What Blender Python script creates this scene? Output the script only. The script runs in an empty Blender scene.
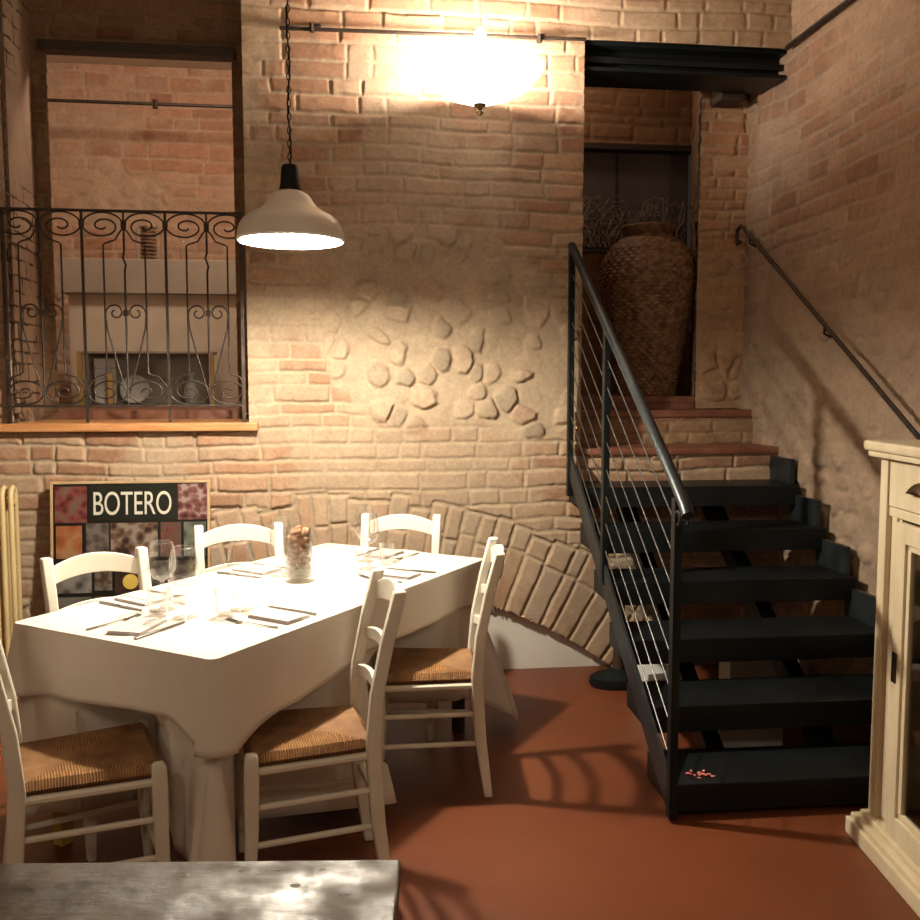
import bpy, bmesh, math, random
import numpy as np
from mathutils import Vector, Matrix
R=math.radians; PI=math.pi
col=bpy.context.scene.collection
random.seed(7)

# ---------------------------------------------------------------- helpers
def link(o,parent=None):
    col.objects.link(o)
    if parent is not None: o.parent=parent
    return o
def tag(o,label=None,cat=None,group=None,kind=None):
    if label: o['label']=label
    if cat: o['category']=cat
    if group: o['group']=group
    if kind: o['kind']=kind
    return o
def empty(name,loc=(0,0,0),rz=0,label=None,cat=None,group=None):
    o=bpy.data.objects.new(name,None); o.empty_display_size=.1
    o.location=loc; o.rotation_euler=(0,0,rz); link(o)
    return tag(o,label,cat,group)
def copy_tree(o,parent=None):
    c=o.copy(); col.objects.link(c); c.parent=parent
    for ch in list(o.children): copy_tree(ch,c)
    return c

class MB:
    """collects shapes into one mesh"""
    def __init__(s): s.bm=bmesh.new()
    def box(s,x0,x1,y0,y1,z0,z1,bev=0,mat=None):
        t=bmesh.new(); bmesh.ops.create_cube(t,size=1)
        for v in t.verts:
            v.co=Vector(((x0+x1)/2+v.co.x*(x1-x0),(y0+y1)/2+v.co.y*(y1-y0),(z0+z1)/2+v.co.z*(z1-z0)))
        if bev>0: bmesh.ops.bevel(t,geom=t.edges[:],offset=bev,segments=2,affect='EDGES',profile=.6)
        if mat is not None: bmesh.ops.transform(t,matrix=mat,verts=t.verts[:])
        s.merge(t); return s
    def merge(s,t):
        me=bpy.data.meshes.new('tmp'); t.to_mesh(me); t.free(); s.bm.from_mesh(me); bpy.data.meshes.remove(me)
    def tube(s,pts,r,n=8,closed=False,cap=True,flat=None):
        pts=[Vector(p) for p in pts]; N=len(pts)
        rs=r if isinstance(r,(list,tuple)) else [r]*N
        rings=[]; up=None
        for i,p in enumerate(pts):
            if closed: d=pts[(i+1)%N]-pts[i-1]
            else: d=(pts[min(i+1,N-1)]-pts[max(i-1,0)])
            if d.length<1e-9: d=Vector((0,0,1))
            d.normalize()
            if up is None:
                up=Vector((0,0,1)) if abs(d.z)<.9 else Vector((0,1,0))
            a=d.cross(up)
            if a.length<1e-5: a=d.orthogonal()
            a.normalize(); b=a.cross(d).normalized(); up=b
            ring=[]
            for k in range(n):
                t=2*PI*(k+.5)/n
                ra=rs[i]; rb=rs[i]*(flat if flat else 1)
                ring.append(s.bm.verts.new(p+a*math.cos(t)*ra+b*math.sin(t)*rb))
            rings.append(ring)
        M=N if closed else N-1
        for i in range(M):
            A=rings[i];B=rings[(i+1)%N]
            for k in range(n): s.bm.faces.new((A[k],A[(k+1)%n],B[(k+1)%n],B[k]))
        if cap and not closed:
            s.bm.faces.new(rings[0][::-1]); s.bm.faces.new(rings[-1])
        return s
    def lathe(s,prof,n=32,c=(0,0,0),mat=None,sx=1,sy=1):
        rings=[];allv=[]
        for r,z in prof:
            if r<1e-6: rings.append([s.bm.verts.new((c[0],c[1],c[2]+z))])
            else: rings.append([s.bm.verts.new((c[0]+sx*r*math.cos(2*PI*k/n),c[1]+sy*r*math.sin(2*PI*k/n),c[2]+z)) for k in range(n)])
        for A,B in zip(rings,rings[1:]):
            if len(A)==1 and len(B)==1: continue
            for k in range(n):
                k2=(k+1)%n
                if len(A)==1: s.bm.faces.new((A[0],B[k2],B[k]))
                elif len(B)==1: s.bm.faces.new((A[k],A[k2],B[0]))
                else: s.bm.faces.new((A[k],A[k2],B[k2],B[k]))
        if mat is not None:
            vs=[v for r_ in rings for v in r_]
            bmesh.ops.transform(s.bm,matrix=mat,verts=vs)
        return s
    def prism(s,poly,a,b,axis='y'):
        """extrude a 2D polygon (p,q) between a and b along axis"""
        def m(p,q,t):
            return {'y':(p,t,q),'x':(t,p,q),'z':(p,q,t)}[axis]
        A=[s.bm.verts.new(m(p,q,a)) for p,q in poly]; B=[s.bm.verts.new(m(p,q,b)) for p,q in poly]
        n=len(poly)
        s.bm.faces.new(A[::-1]); s.bm.faces.new(B)
        for k in range(n): s.bm.faces.new((A[k],A[(k+1)%n],B[(k+1)%n],B[k]))
        return s
    def build(s,name,mat,parent=None,smooth=False,bev=0):
        bmesh.ops.recalc_face_normals(s.bm,faces=s.bm.faces[:])
        me=bpy.data.meshes.new(name); s.bm.to_mesh(me); s.bm.free()
        if smooth:
            me.shade_smooth()
            try: me.set_sharp_from_angle(angle=R(40))
            except Exception: pass
        o=bpy.data.objects.new(name,me); me.materials.append(mat); link(o,parent)
        if bev:
            md=o.modifiers.new('bevel','BEVEL'); md.width=bev; md.segments=2; md.limit_method='ANGLE'
        return o
def box(name,mat,x0,x1,y0,y1,z0,z1,parent=None,bev=0.003):
    return MB().box(x0,x1,y0,y1,z0,z1,bev).build(name,mat,parent)

# ---------------------------------------------------------------- materials
def newmat(name):
    m=bpy.data.materials.new(name); m.use_nodes=True
    nt=m.node_tree; b=nt.nodes['Principled BSDF']; return m,nt,b
def mat(name,c1,c2=None,rough=.6,scale=8,metal=0,bump=0,bscale=None,detail=4,spec=None,stretch=None,coat=0,lo=.35,hi=.65):
    m,nt,b=newmat(name); N=nt.nodes; L=nt.links
    tc=N.new('ShaderNodeTexCoord'); mp=N.new('ShaderNodeMapping'); L.new(tc.outputs['Object'],mp.inputs[0])
    if stretch: mp.inputs['Scale'].default_value=stretch
    ns=N.new('ShaderNodeTexNoise'); ns.inputs['Scale'].default_value=scale; ns.inputs['Detail'].default_value=detail
    L.new(mp.outputs[0],ns.inputs[0])
    r=N.new('ShaderNodeValToRGB'); e=r.color_ramp.elements
    e[0].position=lo;e[1].position=hi
    e[0].color=(*c1,1); e[1].color=(*(c2 or c1),1)
    L.new(ns.outputs[0],r.inputs[0]); L.new(r.outputs[0],b.inputs['Base Color'])
    b.inputs['Roughness'].default_value=rough; b.inputs['Metallic'].default_value=metal
    if spec is not None: b.inputs['Specular IOR Level'].default_value=spec
    if coat: b.inputs['Coat Weight'].default_value=coat; b.inputs['Coat Roughness'].default_value=.15
    if bump:
        n2=N.new('ShaderNodeTexNoise'); n2.inputs['Scale'].default_value=bscale or scale*3; n2.inputs['Detail'].default_value=6
        L.new(mp.outputs[0],n2.inputs[0])
        bp=N.new('ShaderNodeBump'); bp.inputs['Strength'].default_value=bump; bp.inputs['Distance'].default_value=.01
        L.new(n2.outputs[0],bp.inputs['Height']); L.new(bp.outputs[0],b.inputs['Normal'])
    return m
def glassmat(name,tint=(1,1,1),base=.03,rough=.04,edge=.80):
    m=bpy.data.materials.new(name); m.use_nodes=True; nt=m.node_tree; N=nt.nodes; L=nt.links
    N.remove(N['Principled BSDF'])
    t=N.new('ShaderNodeBsdfTransparent'); t.inputs[0].default_value=(*tint,1)
    g=N.new('ShaderNodeBsdfGlossy'); g.inputs['Roughness'].default_value=rough
    lw=N.new('ShaderNodeLayerWeight'); lw.inputs[0].default_value=.28
    ma=N.new('ShaderNodeMath'); ma.operation='MULTIPLY_ADD'; ma.inputs[1].default_value=edge; ma.inputs[2].default_value=base
    L.new(lw.outputs['Facing'],ma.inputs[0])
    mx=N.new('ShaderNodeMixShader'); L.new(ma.outputs[0],mx.inputs[0]); L.new(t.outputs[0],mx.inputs[1]); L.new(g.outputs[0],mx.inputs[2])
    L.new(mx.outputs[0],N['Material Output'].inputs[0]); return m
def emis(name,c,s):
    m,nt,b=newmat(name); b.inputs['Base Color'].default_value=(*c,1)
    b.inputs['Emission Color'].default_value=(*c,1); b.inputs['Emission Strength'].default_value=s; return m
def wallmat(name,rough=.9,bump=.35):
    m,nt,b=newmat(name); N=nt.nodes; L=nt.links
    a=N.new('ShaderNodeAttribute'); a.attribute_name='col'
    tc=N.new('ShaderNodeTexCoord'); ns=N.new('ShaderNodeTexNoise'); ns.inputs['Scale'].default_value=60; ns.inputs['Detail'].default_value=8; ns.inputs['Roughness'].default_value=.7
    L.new(tc.outputs['Object'],ns.inputs[0])
    mr=N.new('ShaderNodeMapRange'); mr.inputs['From Min'].default_value=.3; mr.inputs['From Max'].default_value=.7; mr.inputs['To Min'].default_value=.82; mr.inputs['To Max'].default_value=1.16
    L.new(ns.outputs[0],mr.inputs[0])
    mx=N.new('ShaderNodeVectorMath'); mx.operation='SCALE'; L.new(a.outputs['Color'],mx.inputs[0]); L.new(mr.outputs[0],mx.inputs['Scale'])
    L.new(mx.outputs[0],b.inputs['Base Color']); b.inputs['Roughness'].default_value=rough; b.inputs['Specular IOR Level'].default_value=.2
    bp=N.new('ShaderNodeBump'); bp.inputs['Strength'].default_value=bump; bp.inputs['Distance'].default_value=.006
    L.new(ns.outputs[0],bp.inputs['Height']); L.new(bp.outputs[0],b.inputs['Normal']); return m

M={}
M['wall']=wallmat('old_masonry')
M['cream']=mat('cream_paint',(.70,.65,.54),(.77,.73,.62),.42,6,bump=.08,bscale=30)
M['rush']=None
M['iron']=mat('wrought_iron',(.035,.024,.018),(.06,.04,.03),.55,20,metal=.6)
M['black']=mat('black_paint',(.004,.0055,.006),(.008,.010,.011),.42,5,bump=.05,spec=.2)
M['railgrey']=mat('grey_steel',(.020,.026,.030),(.034,.042,.048),.4,9,metal=.5)
M['rod']=mat('cable_steel',(.07,.07,.07),(.12,.12,.115),.45,20,metal=.6)
M['floor']=None
M['plaster']=mat('white_plaster',(.60,.56,.50),(.68,.64,.58),.8,3,bump=.1,bscale=18)
M['taupe']=mat('taupe_plaster',(.28,.235,.19),(.34,.29,.235),.8,3,bump=.1)
M['lightpl']=mat('light_plaster',(.52,.45,.36),(.60,.53,.43),.8,3,bump=.1)
M['oak']=mat('sill_wood',(.40,.17,.06),(.52,.25,.10),.45,6,bump=.1,stretch=(1,8,8))
M['darkwood']=mat('dark_wood',(.020,.011,.007),(.045,.025,.014),.6,6,bump=.3,stretch=(1,9,9))
M['terra']=mat('terracotta_step',(.15,.055,.032),(.21,.085,.05),.45,7,bump=.12)
M['cloth']=mat('white_cloth',(.66,.60,.53),(.70,.64,.57),.85,3,bump=.04,bscale=200)
M['napkin']=mat('napkin_cloth',(.50,.44,.42),(.56,.50,.47),.85,5)
M['steel']=mat('cutlery_steel',(.22,.215,.20),(.32,.31,.29),.28,10,metal=1)
M['glass']=glassmat('clear_glass')
M['pane']=glassmat('window_pane',(.93,.94,.93),.03,.03,.25)
M['cork']=mat('cork',(.20,.095,.05),(.36,.20,.11),.9,30,bump=.3)
M['corkend']=mat('gravel',(.16,.16,.10),(.28,.27,.18),.8,90,bump=.5)
M['cabinet']=mat('cream_cabinet',(.60,.50,.33),(.70,.60,.42),.45,5,bump=.12,bscale=20,stretch=(3,3,.6))
M['cabin']=mat('cabinet_inside',(.14,.10,.05),(.2,.15,.08),.7,4)
M['brass']=mat('dark_bronze',(.05,.03,.015),(.09,.055,.025),.4,20,metal=.8)
M['wicker']=None
M['enamel']=mat('white_enamel',(.66,.62,.54),(.72,.68,.60),.3,5)
M['bulb']=emis('lamp_bulb',(1,.86,.62),60)
M['opal']=emis('opal_glass',(1,.92,.82),2.0)
M['chrome']=mat('brass_finial',(.35,.28,.15),(.5,.42,.25),.3,20,metal=1)
M['radiator']=mat('yellow_cream_enamel',(.56,.42,.20),(.62,.48,.25),.4,4)
M['ochre']=mat('ochre_paint',(.50,.34,.05),(.58,.42,.09),.5,6)
M['ceil']=mat('ceiling_plaster',(.46,.38,.29),(.54,.45,.35),.9,3,bump=.2)
M['greypaint']=mat('grey_paint',(.30,.29,.26),(.36,.35,.31),.6,5)
M['twig']=mat('dry_twig',(.16,.12,.10),(.34,.28,.24),.8,30)
M['card']=mat('white_card',(.50,.50,.47),(.60,.60,.57),.7,5)
M['windark']=mat('dark_panel',(.085,.062,.058),(.12,.09,.082),.5,2,stretch=(1,1,.2))
M['brownpl']=mat('brown_plaster',(.17,.10,.06),(.25,.16,.10),.85,4,bump=.4)
M['pink']=mat('pink_petals',(.55,.08,.10),(.75,.3,.25),.7,60)
M['china']=mat('white_china',(.62,.60,.57),(.68,.66,.63),.25,4)
M['amber']=mat('yellow_wood',(.36,.21,.05),(.45,.28,.08),.5,8)

def mk_floor():
    m,nt,b=newmat('red_resin_floor'); N=nt.nodes; L=nt.links
    tc=N.new('ShaderNodeTexCoord')
    n1=N.new('ShaderNodeTexNoise'); n1.inputs['Scale'].default_value=1.6; n1.inputs['Detail'].default_value=5
    L.new(tc.outputs['Object'],n1.inputs[0])
    r=N.new('ShaderNodeValToRGB'); r.color_ramp.elements[0].position=.3; r.color_ramp.elements[1].position=.75
    r.color_ramp.elements[0].color=(.118,.032,.0125,1); r.color_ramp.elements[1].color=(.165,.049,.019,1)
    L.new(n1.outputs[0],r.inputs[0]); L.new(r.outputs[0],b.inputs['Base Color'])
    b.inputs['Roughness'].default_value=.42; b.inputs['Specular IOR Level'].default_value=.35
    n2=N.new('ShaderNodeTexNoise'); n2.inputs['Scale'].default_value=9; n2.inputs['Detail'].default_value=6
    L.new(tc.outputs['Object'],n2.inputs[0])
    bp=N.new('ShaderNodeBump'); bp.inputs['Strength'].default_value=.12; bp.inputs['Distance'].default_value=.01
    L.new(n2.outputs[0],bp.inputs['Height']); L.new(bp.outputs[0],b.inputs['Normal'])
    return m
M['floor']=mk_floor()
def mk_rush():
    m,nt,b=newmat('woven_rush'); N=nt.nodes; L=nt.links
    tc=N.new('ShaderNodeTexCoord'); sp=N.new('ShaderNodeSeparateXYZ'); L.new(tc.outputs['Object'],sp.inputs[0])
    ax=N.new('ShaderNodeMath');ax.operation='ABSOLUTE';L.new(sp.outputs[0],ax.inputs[0])
    ay=N.new('ShaderNodeMath');ay.operation='ABSOLUTE';L.new(sp.outputs[1],ay.inputs[0])
    gt=N.new('ShaderNodeMath');gt.operation='GREATER_THAN';L.new(ax.outputs[0],gt.inputs[0]);L.new(ay.outputs[0],gt.inputs[1])
    mix=N.new('ShaderNodeMix');mix.data_type='FLOAT';L.new(gt.outputs[0],mix.inputs[0]);L.new(ax.outputs[0],mix.inputs[2]);L.new(ay.outputs[0],mix.inputs[3])
    # strands run parallel to the nearest side: |x| on front/back wedges would cross, so swap
    n1=N.new('ShaderNodeTexNoise'); n1.inputs['Scale'].default_value=14; n1.inputs['Detail'].default_value=5; L.new(tc.outputs['Object'],n1.inputs[0])
    md=N.new('ShaderNodeMath');md.operation='MULTIPLY_ADD';md.inputs[1].default_value=.006;L.new(n1.outputs[0],md.inputs[0]);L.new(mix.outputs[0],md.inputs[2])
    mu=N.new('ShaderNodeMath');mu.operation='MULTIPLY';mu.inputs[1].default_value=2*PI/.0075;L.new(md.outputs[0],mu.inputs[0])
    si=N.new('ShaderNodeMath');si.operation='SINE';L.new(mu.outputs[0],si.inputs[0])
    bp=N.new('ShaderNodeBump');bp.inputs['Strength'].default_value=.7;bp.inputs['Distance'].default_value=.003;L.new(si.outputs[0],bp.inputs['Height']);L.new(bp.outputs[0],b.inputs['Normal'])
    r=N.new('ShaderNodeValToRGB'); e=r.color_ramp.elements; e[0].position=.32;e[1].position=.7
    e[0].color=(.20,.085,.03,1); e[1].color=(.46,.235,.09,1); L.new(n1.outputs[0],r.inputs[0])
    mm=N.new('ShaderNodeMapRange');mm.inputs['From Min'].default_value=-1;mm.inputs['To Min'].default_value=.6;mm.inputs['To Max'].default_value=1.1;L.new(si.outputs[0],mm.inputs[0])
    vm=N.new('ShaderNodeVectorMath');vm.operation='SCALE';L.new(r.outputs[0],vm.inputs[0]);L.new(mm.outputs[0],vm.inputs['Scale'])
    L.new(vm.outputs[0],b.inputs['Base Color']); b.inputs['Roughness'].default_value=.42
    return m
M['rush']=mk_rush()
def mk_oldwood():
    m,nt,b=newmat('worn_table_wood'); N=nt.nodes; L=nt.links
    tc=N.new('ShaderNodeTexCoord'); mp=N.new('ShaderNodeMapping'); mp.inputs['Scale'].default_value=(1.6,7,9); L.new(tc.outputs['Object'],mp.inputs[0])
    n1=N.new('ShaderNodeTexNoise');n1.inputs['Scale'].default_value=3;n1.inputs['Detail'].default_value=8;n1.inputs['Roughness'].default_value=.65;L.new(mp.outputs[0],n1.inputs[0])
    n2=N.new('ShaderNodeTexNoise');n2.inputs['Scale'].default_value=14;n2.inputs['Detail'].default_value=6;L.new(tc.outputs['Object'],n2.inputs[0])
    ad=N.new('ShaderNodeMath');ad.operation='ADD';L.new(n1.outputs[0],ad.inputs[0]);L.new(n2.outputs[0],ad.inputs[1])
    hf=N.new('ShaderNodeMath');hf.operation='MULTIPLY';hf.inputs[1].default_value=.5;L.new(ad.outputs[0],hf.inputs[0])
    r=N.new('ShaderNodeValToRGB'); e=r.color_ramp.elements; e[0].position=.38;e[1].position=.6
    e[0].color=(.020,.012,.007,1); e[1].color=(.095,.066,.042,1); L.new(hf.outputs[0],r.inputs[0]); L.new(r.outputs[0],b.inputs['Base Color'])
    rr=N.new('ShaderNodeMapRange');rr.inputs['From Min'].default_value=.35;rr.inputs['From Max'].default_value=.65;rr.inputs['To Min'].default_value=.34;rr.inputs['To Max'].default_value=.7;b.inputs['Specular IOR Level'].default_value=.38;L.new(n2.outputs[0],rr.inputs[0]);L.new(rr.outputs[0],b.inputs['Roughness'])
    b.inputs['Coat Weight'].default_value=0.0; b.inputs['Coat Roughness'].default_value=.3
    bp=N.new('ShaderNodeBump');bp.inputs['Strength'].default_value=.8;bp.inputs['Distance'].default_value=.006;L.new(hf.outputs[0],bp.inputs['Height']);L.new(bp.outputs[0],b.inputs['Normal'])
    return m
M['oldwood']=mk_oldwood()
M['wickermat']=mat('dark_wicker',(.12,.06,.03),(.28,.165,.09),.6,25,bump=.3)

# ---------------------------------------------------------------- masonry height fields
class Noise:
    def __init__(s,seed): s.r=np.random.default_rng(seed); s.t=s.r.random((256,256))
    def n(s,x,y):
        xi=np.floor(x).astype(int); yi=np.floor(y).astype(int); fx=x-xi; fy=y-yi
        fx=fx*fx*(3-2*fx); fy=fy*fy*(3-2*fy); t=s.t
        a=t[xi%256,yi%256]; b=t[(xi+1)%256,yi%256]; c=t[xi%256,(yi+1)%256]; d=t[(xi+1)%256,(yi+1)%256]
        return (a*(1-fx)+b*fx)*(1-fy)+(c*(1-fx)+d*fx)*fy
    def f(s,x,y,o=4,sc=1.):
        v=0;a=.5;tot=0
        for k in range(o):
            v=v+a*s.n(x*sc+17.3*k,y*sc+5.1*k); tot+=a; a*=.55; sc*=2.03
        return v/tot
def sst(a,b,x):
    t=np.clip((x-a)/(b-a),0,1); return t*t*(3-2*t)
def hsh(i,j,k=0):
    v=np.sin(i*127.1+j*311.7+k*74.7)*43758.5453; return v-np.floor(v)
def courses(u,v,seed,ch=.075,bl=.27,ns=None,wob=.022):
    """distance to the nearest brick edge, ids"""
    rng=np.random.default_rng(seed)
    vv=v+wob*(ns.f(u,v,2,1.7)-.5)*2+.006*(ns.f(u+9,v,2,9)-.5)*2
    e=[v.min()-.1]
    while e[-1]<v.max()+.2: e.append(e[-1]+ch*rng.uniform(.74,1.22))
    e=np.array(e); ci=np.clip(np.searchsorted(e,vv)-1,0,len(e)-2)
    lo=e[ci];hi=e[ci+1]
    uu=u+.01*(ns.f(u,v+3,2,6)-.5)*2
    dl=np.zeros_like(u);dr=np.zeros_like(u);bi=np.zeros_like(u,dtype=int)
    for c in np.unique(ci):
        b=[u.min()-.3-rng.uniform(0,bl)]
        while b[-1]<u.max()+.3:
            L=bl*rng.choice([rng.uniform(.85,1.15),rng.uniform(.4,.6),rng.uniform(.6,.9)],p=[.55,.27,.18]); b.append(b[-1]+L)
        b=np.array(b); m=ci==c; k=np.clip(np.searchsorted(b,uu[m])-1,0,len(b)-2)
        dl[m]=uu[m]-b[k]; dr[m]=b[k+1]-uu[m]; bi[m]=k
    return np.minimum(np.minimum(vv-lo,hi-vv),np.minimum(dl,dr)),ci,bi,(vv-lo)/(hi-lo)
def voron(u,v,su,sv,seed):
    x=u/su;y=v/sv; xi=np.floor(x).astype(int); yi=np.floor(y).astype(int)
    f1=np.full_like(u,9.);f2=np.full_like(u,9.);ii=np.zeros_like(u);jj=np.zeros_like(u)
    for a in(-1,0,1):
        for b in(-1,0,1):
            ci=xi+a;cj=yi+b
            px=ci+.5+.8*(hsh(ci,cj,seed)-.5); py=cj+.5+.8*(hsh(ci,cj,seed+3)-.5)
            w=.85+.4*hsh(ci,cj,seed+5)
            d=np.hypot((px-x)*su,(py-y)*sv)/min(su,sv)*w
            n1=d<f1; f2=np.where(n1,f1,np.minimum(f2,d)); f1=np.where(n1,d,f1); ii=np.where(n1,ci,ii); jj=np.where(n1,cj,jj)
    return (f2-f1)*min(su,sv),ii,jj,f1
def pal(h,cols):
    c=np.array(cols); n=len(c); k=np.clip((h*n).astype(int),0,n-1); return c[k]
BR=[(.34,.195,.12),(.30,.175,.11),(.37,.235,.15),(.33,.22,.145),(.28,.155,.095),(.38,.26,.17),(.35,.205,.125)]
ST=[(.36,.27,.185),(.33,.25,.17),(.40,.30,.205),(.35,.24,.165),(.30,.235,.165)]
MO=np.array((.375,.285,.195))
def masonry(name,O,U,V,w,h,res=.006,seed=1,hole=None,stones=None,arch=None,ch=.075,bl=.27,depth=.012,und=.012,smear=.5,ts=1.,tint=(1,1,1),smooth_zone=None,u0=0,v0=0,parent=None,thick=None):
    O=np.array(O,float);U=np.array(U,float);V=np.array(V,float);Nn=np.cross(U,V)
    nu=int(round(w/res))+1; nv=int(round(h/res))+1
    us=np.linspace(0,w,nu)+u0; vs=np.linspace(0,h,nv)+v0
    u,v=np.meshgrid(us,vs,indexing='ij'); ns=Noise(seed)
    d,ci,bi,rel=courses(u,v,seed,ch,bl,ns)
    rough=ns.f(u,v,4,22)-.5
    fine=ns.f(u+4,v+8,3,60)-.5
    m=sst(.003,.013,d+.010*rough)
    hb=hsh(ci,bi,seed); ho=(hsh(ci,bi,seed+1)-.5)*.010
    z=m*(depth+ho+.003*fine)+.003*rough
    sm=sst(.40,.62,ns.f(u+31,v+2,4,2.6)+.15*rough)      # mortar smeared over the faces
    sm=sm*smear
    c=pal(hb,BR)*(1+.35*(rough+fine*.6))[...,None]
    mot=MO*(1+.35*(ns.f(u,v+50,3,8)-.5)+.25*fine)[...,None]
    mm=(m*(1-sm))[...,None]
    c=c*mm+mot*(1-mm); z=z*(1-.6*sm)+sm*.007*ns.f(u,v,3,7)
    if stones is not None:
        wu=u+.02*(ns.f(u,v,3,9)-.5)*2; wv=v+.02*(ns.f(u+5,v,3,9)-.5)*2
        wu=wu+.03*(ns.f(u+2,v,2,4)-.5)*2; wv=wv+.03*(ns.f(u,v+9,2,4)-.5)*2
        e,i2,j2,f1=voron(wu,wv,.165,.10,seed)
        ms=sst(.004,.030,np.minimum(e,(.74-f1)*.11)+.018*rough)
        big=hsh(i2,j2,seed+9)>.34
        ms=np.where(big,ms,ms*.18)*(1-.5*sst(.45,.62,ns.f(u+13,v+4,3,2.)))
        zs=ms*(.012+.012*hsh(i2,j2,seed+2)+.006*(1-np.clip(f1,0,1)))+.005*rough
        cs=pal(hsh(i2,j2,seed+4),ST)*(1+.35*rough+.2*fine)[...,None]
        cs=cs*ms[...,None]*1+mot*(1-ms[...,None])
        k=stones(u,v,ns); z=z*(1-k)+zs*k; c=c*(1-k[...,None])+cs*k[...,None]
    if arch is not None:
        cx,cz,r0,r1,rm=arch
        rr=np.hypot(u-cx,v-cz)+.012*(ns.f(u,v,2,6)-.5); an=np.arctan2(u-cx,v-cz)*(r0+r1)/2+.008*(ns.f(u,v+3,2,8)-.5)
        rng=np.random.default_rng(seed+5); e=[an.min()-.1]
        while e[-1]<an.max()+.1: e.append(e[-1]+rng.uniform(.07,.125))
        e=np.array(e); k=np.clip(np.searchsorted(e,an)-1,0,len(e)-2)
        top=r1-.06*hsh(k,k*0,3.); mid=rm+.05*(hsh(k,k*0,5.)-.5)
        da=np.minimum(an-e[k],e[k+1]-an); row=(rr>mid).astype(int)
        dr=np.minimum(np.minimum(np.abs(rr-mid),rr-r0+.01),top-rr)
        da=np.minimum(da,dr)
        ma=sst(.003,.014,da+.010*rough)
        za=ma*(.014+.012*(hsh(k,row,7.)-.5))+.004*rough-.002
        ca=pal(hsh(k,row,8.),[(.38,.24,.15),(.35,.25,.165),(.40,.28,.19),(.33,.20,.125),(.37,.28,.20)])*(1+.3*rough)[...,None]
        q=ma[...,None]*(1-.55*sm[...,None]); za=za*(1-.35*sm); ca=ca*q+mot*(1-q)
        inn=(rr>r0)&(rr<top+.012)
        z=np.where(inn,za,z); c=np.where(inn[...,None],ca,c)
    if smooth_zone is not None:
        k=smooth_zone(u,v,ns)
        zp=.012*(ns.f(u,v,4,5)-.3)+.002*rough; cp_=mot*np.array((.92,.86,.80))*(1+.5*(ns.f(u+3,v,3,3)-.5))[...,None]
        z=z*(1-k)+(z*.25+zp)*k; c=c*(1-.8*k[...,None])+cp_*.8*k[...,None]
    z=z+und*(ns.f(u+11,v+7,3,1.1)-.5)*2
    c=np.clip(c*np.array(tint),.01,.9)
    P=O+(u-u0)[...,None]*U+(v-v0)[...,None]*V+z[...,None]*Nn
    co=P.reshape(-1,3)
    idx=np.arange(nu*nv).reshape(nu,nv)
    f=np.stack([idx[:-1,:-1],idx[1:,:-1],idx[1:,1:],idx[:-1,1:]],-1)
    if hole is not None:
        cu=(u[:-1,:-1]+u[1:,1:])/2; cv=(v[:-1,:-1]+v[1:,1:])/2
        f=f[~hole(cu,cv)]
    f=f.reshape(-1,4)
    used=np.unique(f); remap=np.full(nu*nv,-1); remap[used]=np.arange(len(used)); f=remap[f]; co=co[used]; cc=c.reshape(-1,3)[used]
    me=bpy.data.meshes.new(name); me.vertices.add(len(co)); me.vertices.foreach_set('co',co.ravel())
    me.loops.add(f.size); me.loops.foreach_set('vertex_index',f.ravel().astype(np.int32))
    me.polygons.add(len(f)); me.polygons.foreach_set('loop_start',np.arange(0,f.size,4,dtype=np.int32))
    me.update(); me.shade_smooth()
    a=me.color_attributes.new('col','FLOAT_COLOR','POINT'); a.data.foreach_set('color',np.concatenate([cc,np.ones((len(cc),1))],1).ravel())
    me.materials.append(M['wall']); o=bpy.data.objects.new(name,me); link(o,parent)
    if parent is None: o['kind']='structure'
    return o

WY=4.65; WB=5.10; RX=2.293
OL,OR=-1.576,-.470      # balcony opening
SL=1.205                # stair passage left jamb
ACX,ACZ,AR0,AR1=0.,-1.77,2.25,2.72
def hole_back(u,v):
    X=u-2.6
    a=(X>OL)&(X<OR)&(v>1.285)
    b=(X>SL)&(v>1.165)&(v<3.218)
    c=(np.hypot(X-ACX,v-ACZ)<AR0)
    return a|b|c
def st_zone(u,v,ns):
    X=u-2.6
    d=np.hypot((X-.48)/.62,(v-1.78)/.52)+.5*(ns.f(u,v,3,3)-.5)
    d2=np.hypot((X-.95)/.35,(v-1.55)/.35)+.5*(ns.f(u,v+2,3,3)-.5)
    return np.maximum(sst(1.05,.85,d),sst(1.05,.85,d2))
masonry('wall_back',(-2.6,WY,0),(1,0,0),(0,0,1),2.6+RX,4.0,.0062,3,hole_back,st_zone,(ACX+2.6,ACZ,AR0,AR1,2.55),smear=.8)
# solid body of the back wall: reveals
wb=bpy.data.objects['wall_back']
def soft(u,v,ns): return sst(.45,.6,ns.f(u,v,3,1.3))
masonry('reveal',(OL,WB,1.28),(0,-1,0),(0,0,1),WB-WY,2.72,.009,11,smear=.6,tint=(.16,.135,.11),parent=wb)  # left reveal: same masonry, shade of the recess painted in by the dark tint
masonry('reveal',(OR,WY,1.28),(0,1,0),(0,0,1),WB-WY,2.72,.012,12,parent=wb)
masonry('reveal',(SL,WB,1.165),(0,-1,0),(0,0,1),WB-WY,2.0,.012,13,parent=wb)
# wall plane behind the balcony recess with its own opening
def hole_rec(u,v): 
    X=u+OL-.03
    return (X>-1.50)&(X<-.571)&(v<3.21)
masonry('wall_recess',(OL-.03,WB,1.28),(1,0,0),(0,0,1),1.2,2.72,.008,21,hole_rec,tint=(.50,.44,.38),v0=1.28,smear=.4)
masonry('wall_lobby_end',(-3.2,7.6,1.36),(1,0,0),(0,0,1),4.4,3.0,.014,22,None,lambda u,v,ns:sst(.5,.58,ns.f(u,v,3,1.3)),smear=.6,ch=.11,bl=.42,tint=(1.15,1.08,1.12))
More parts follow.
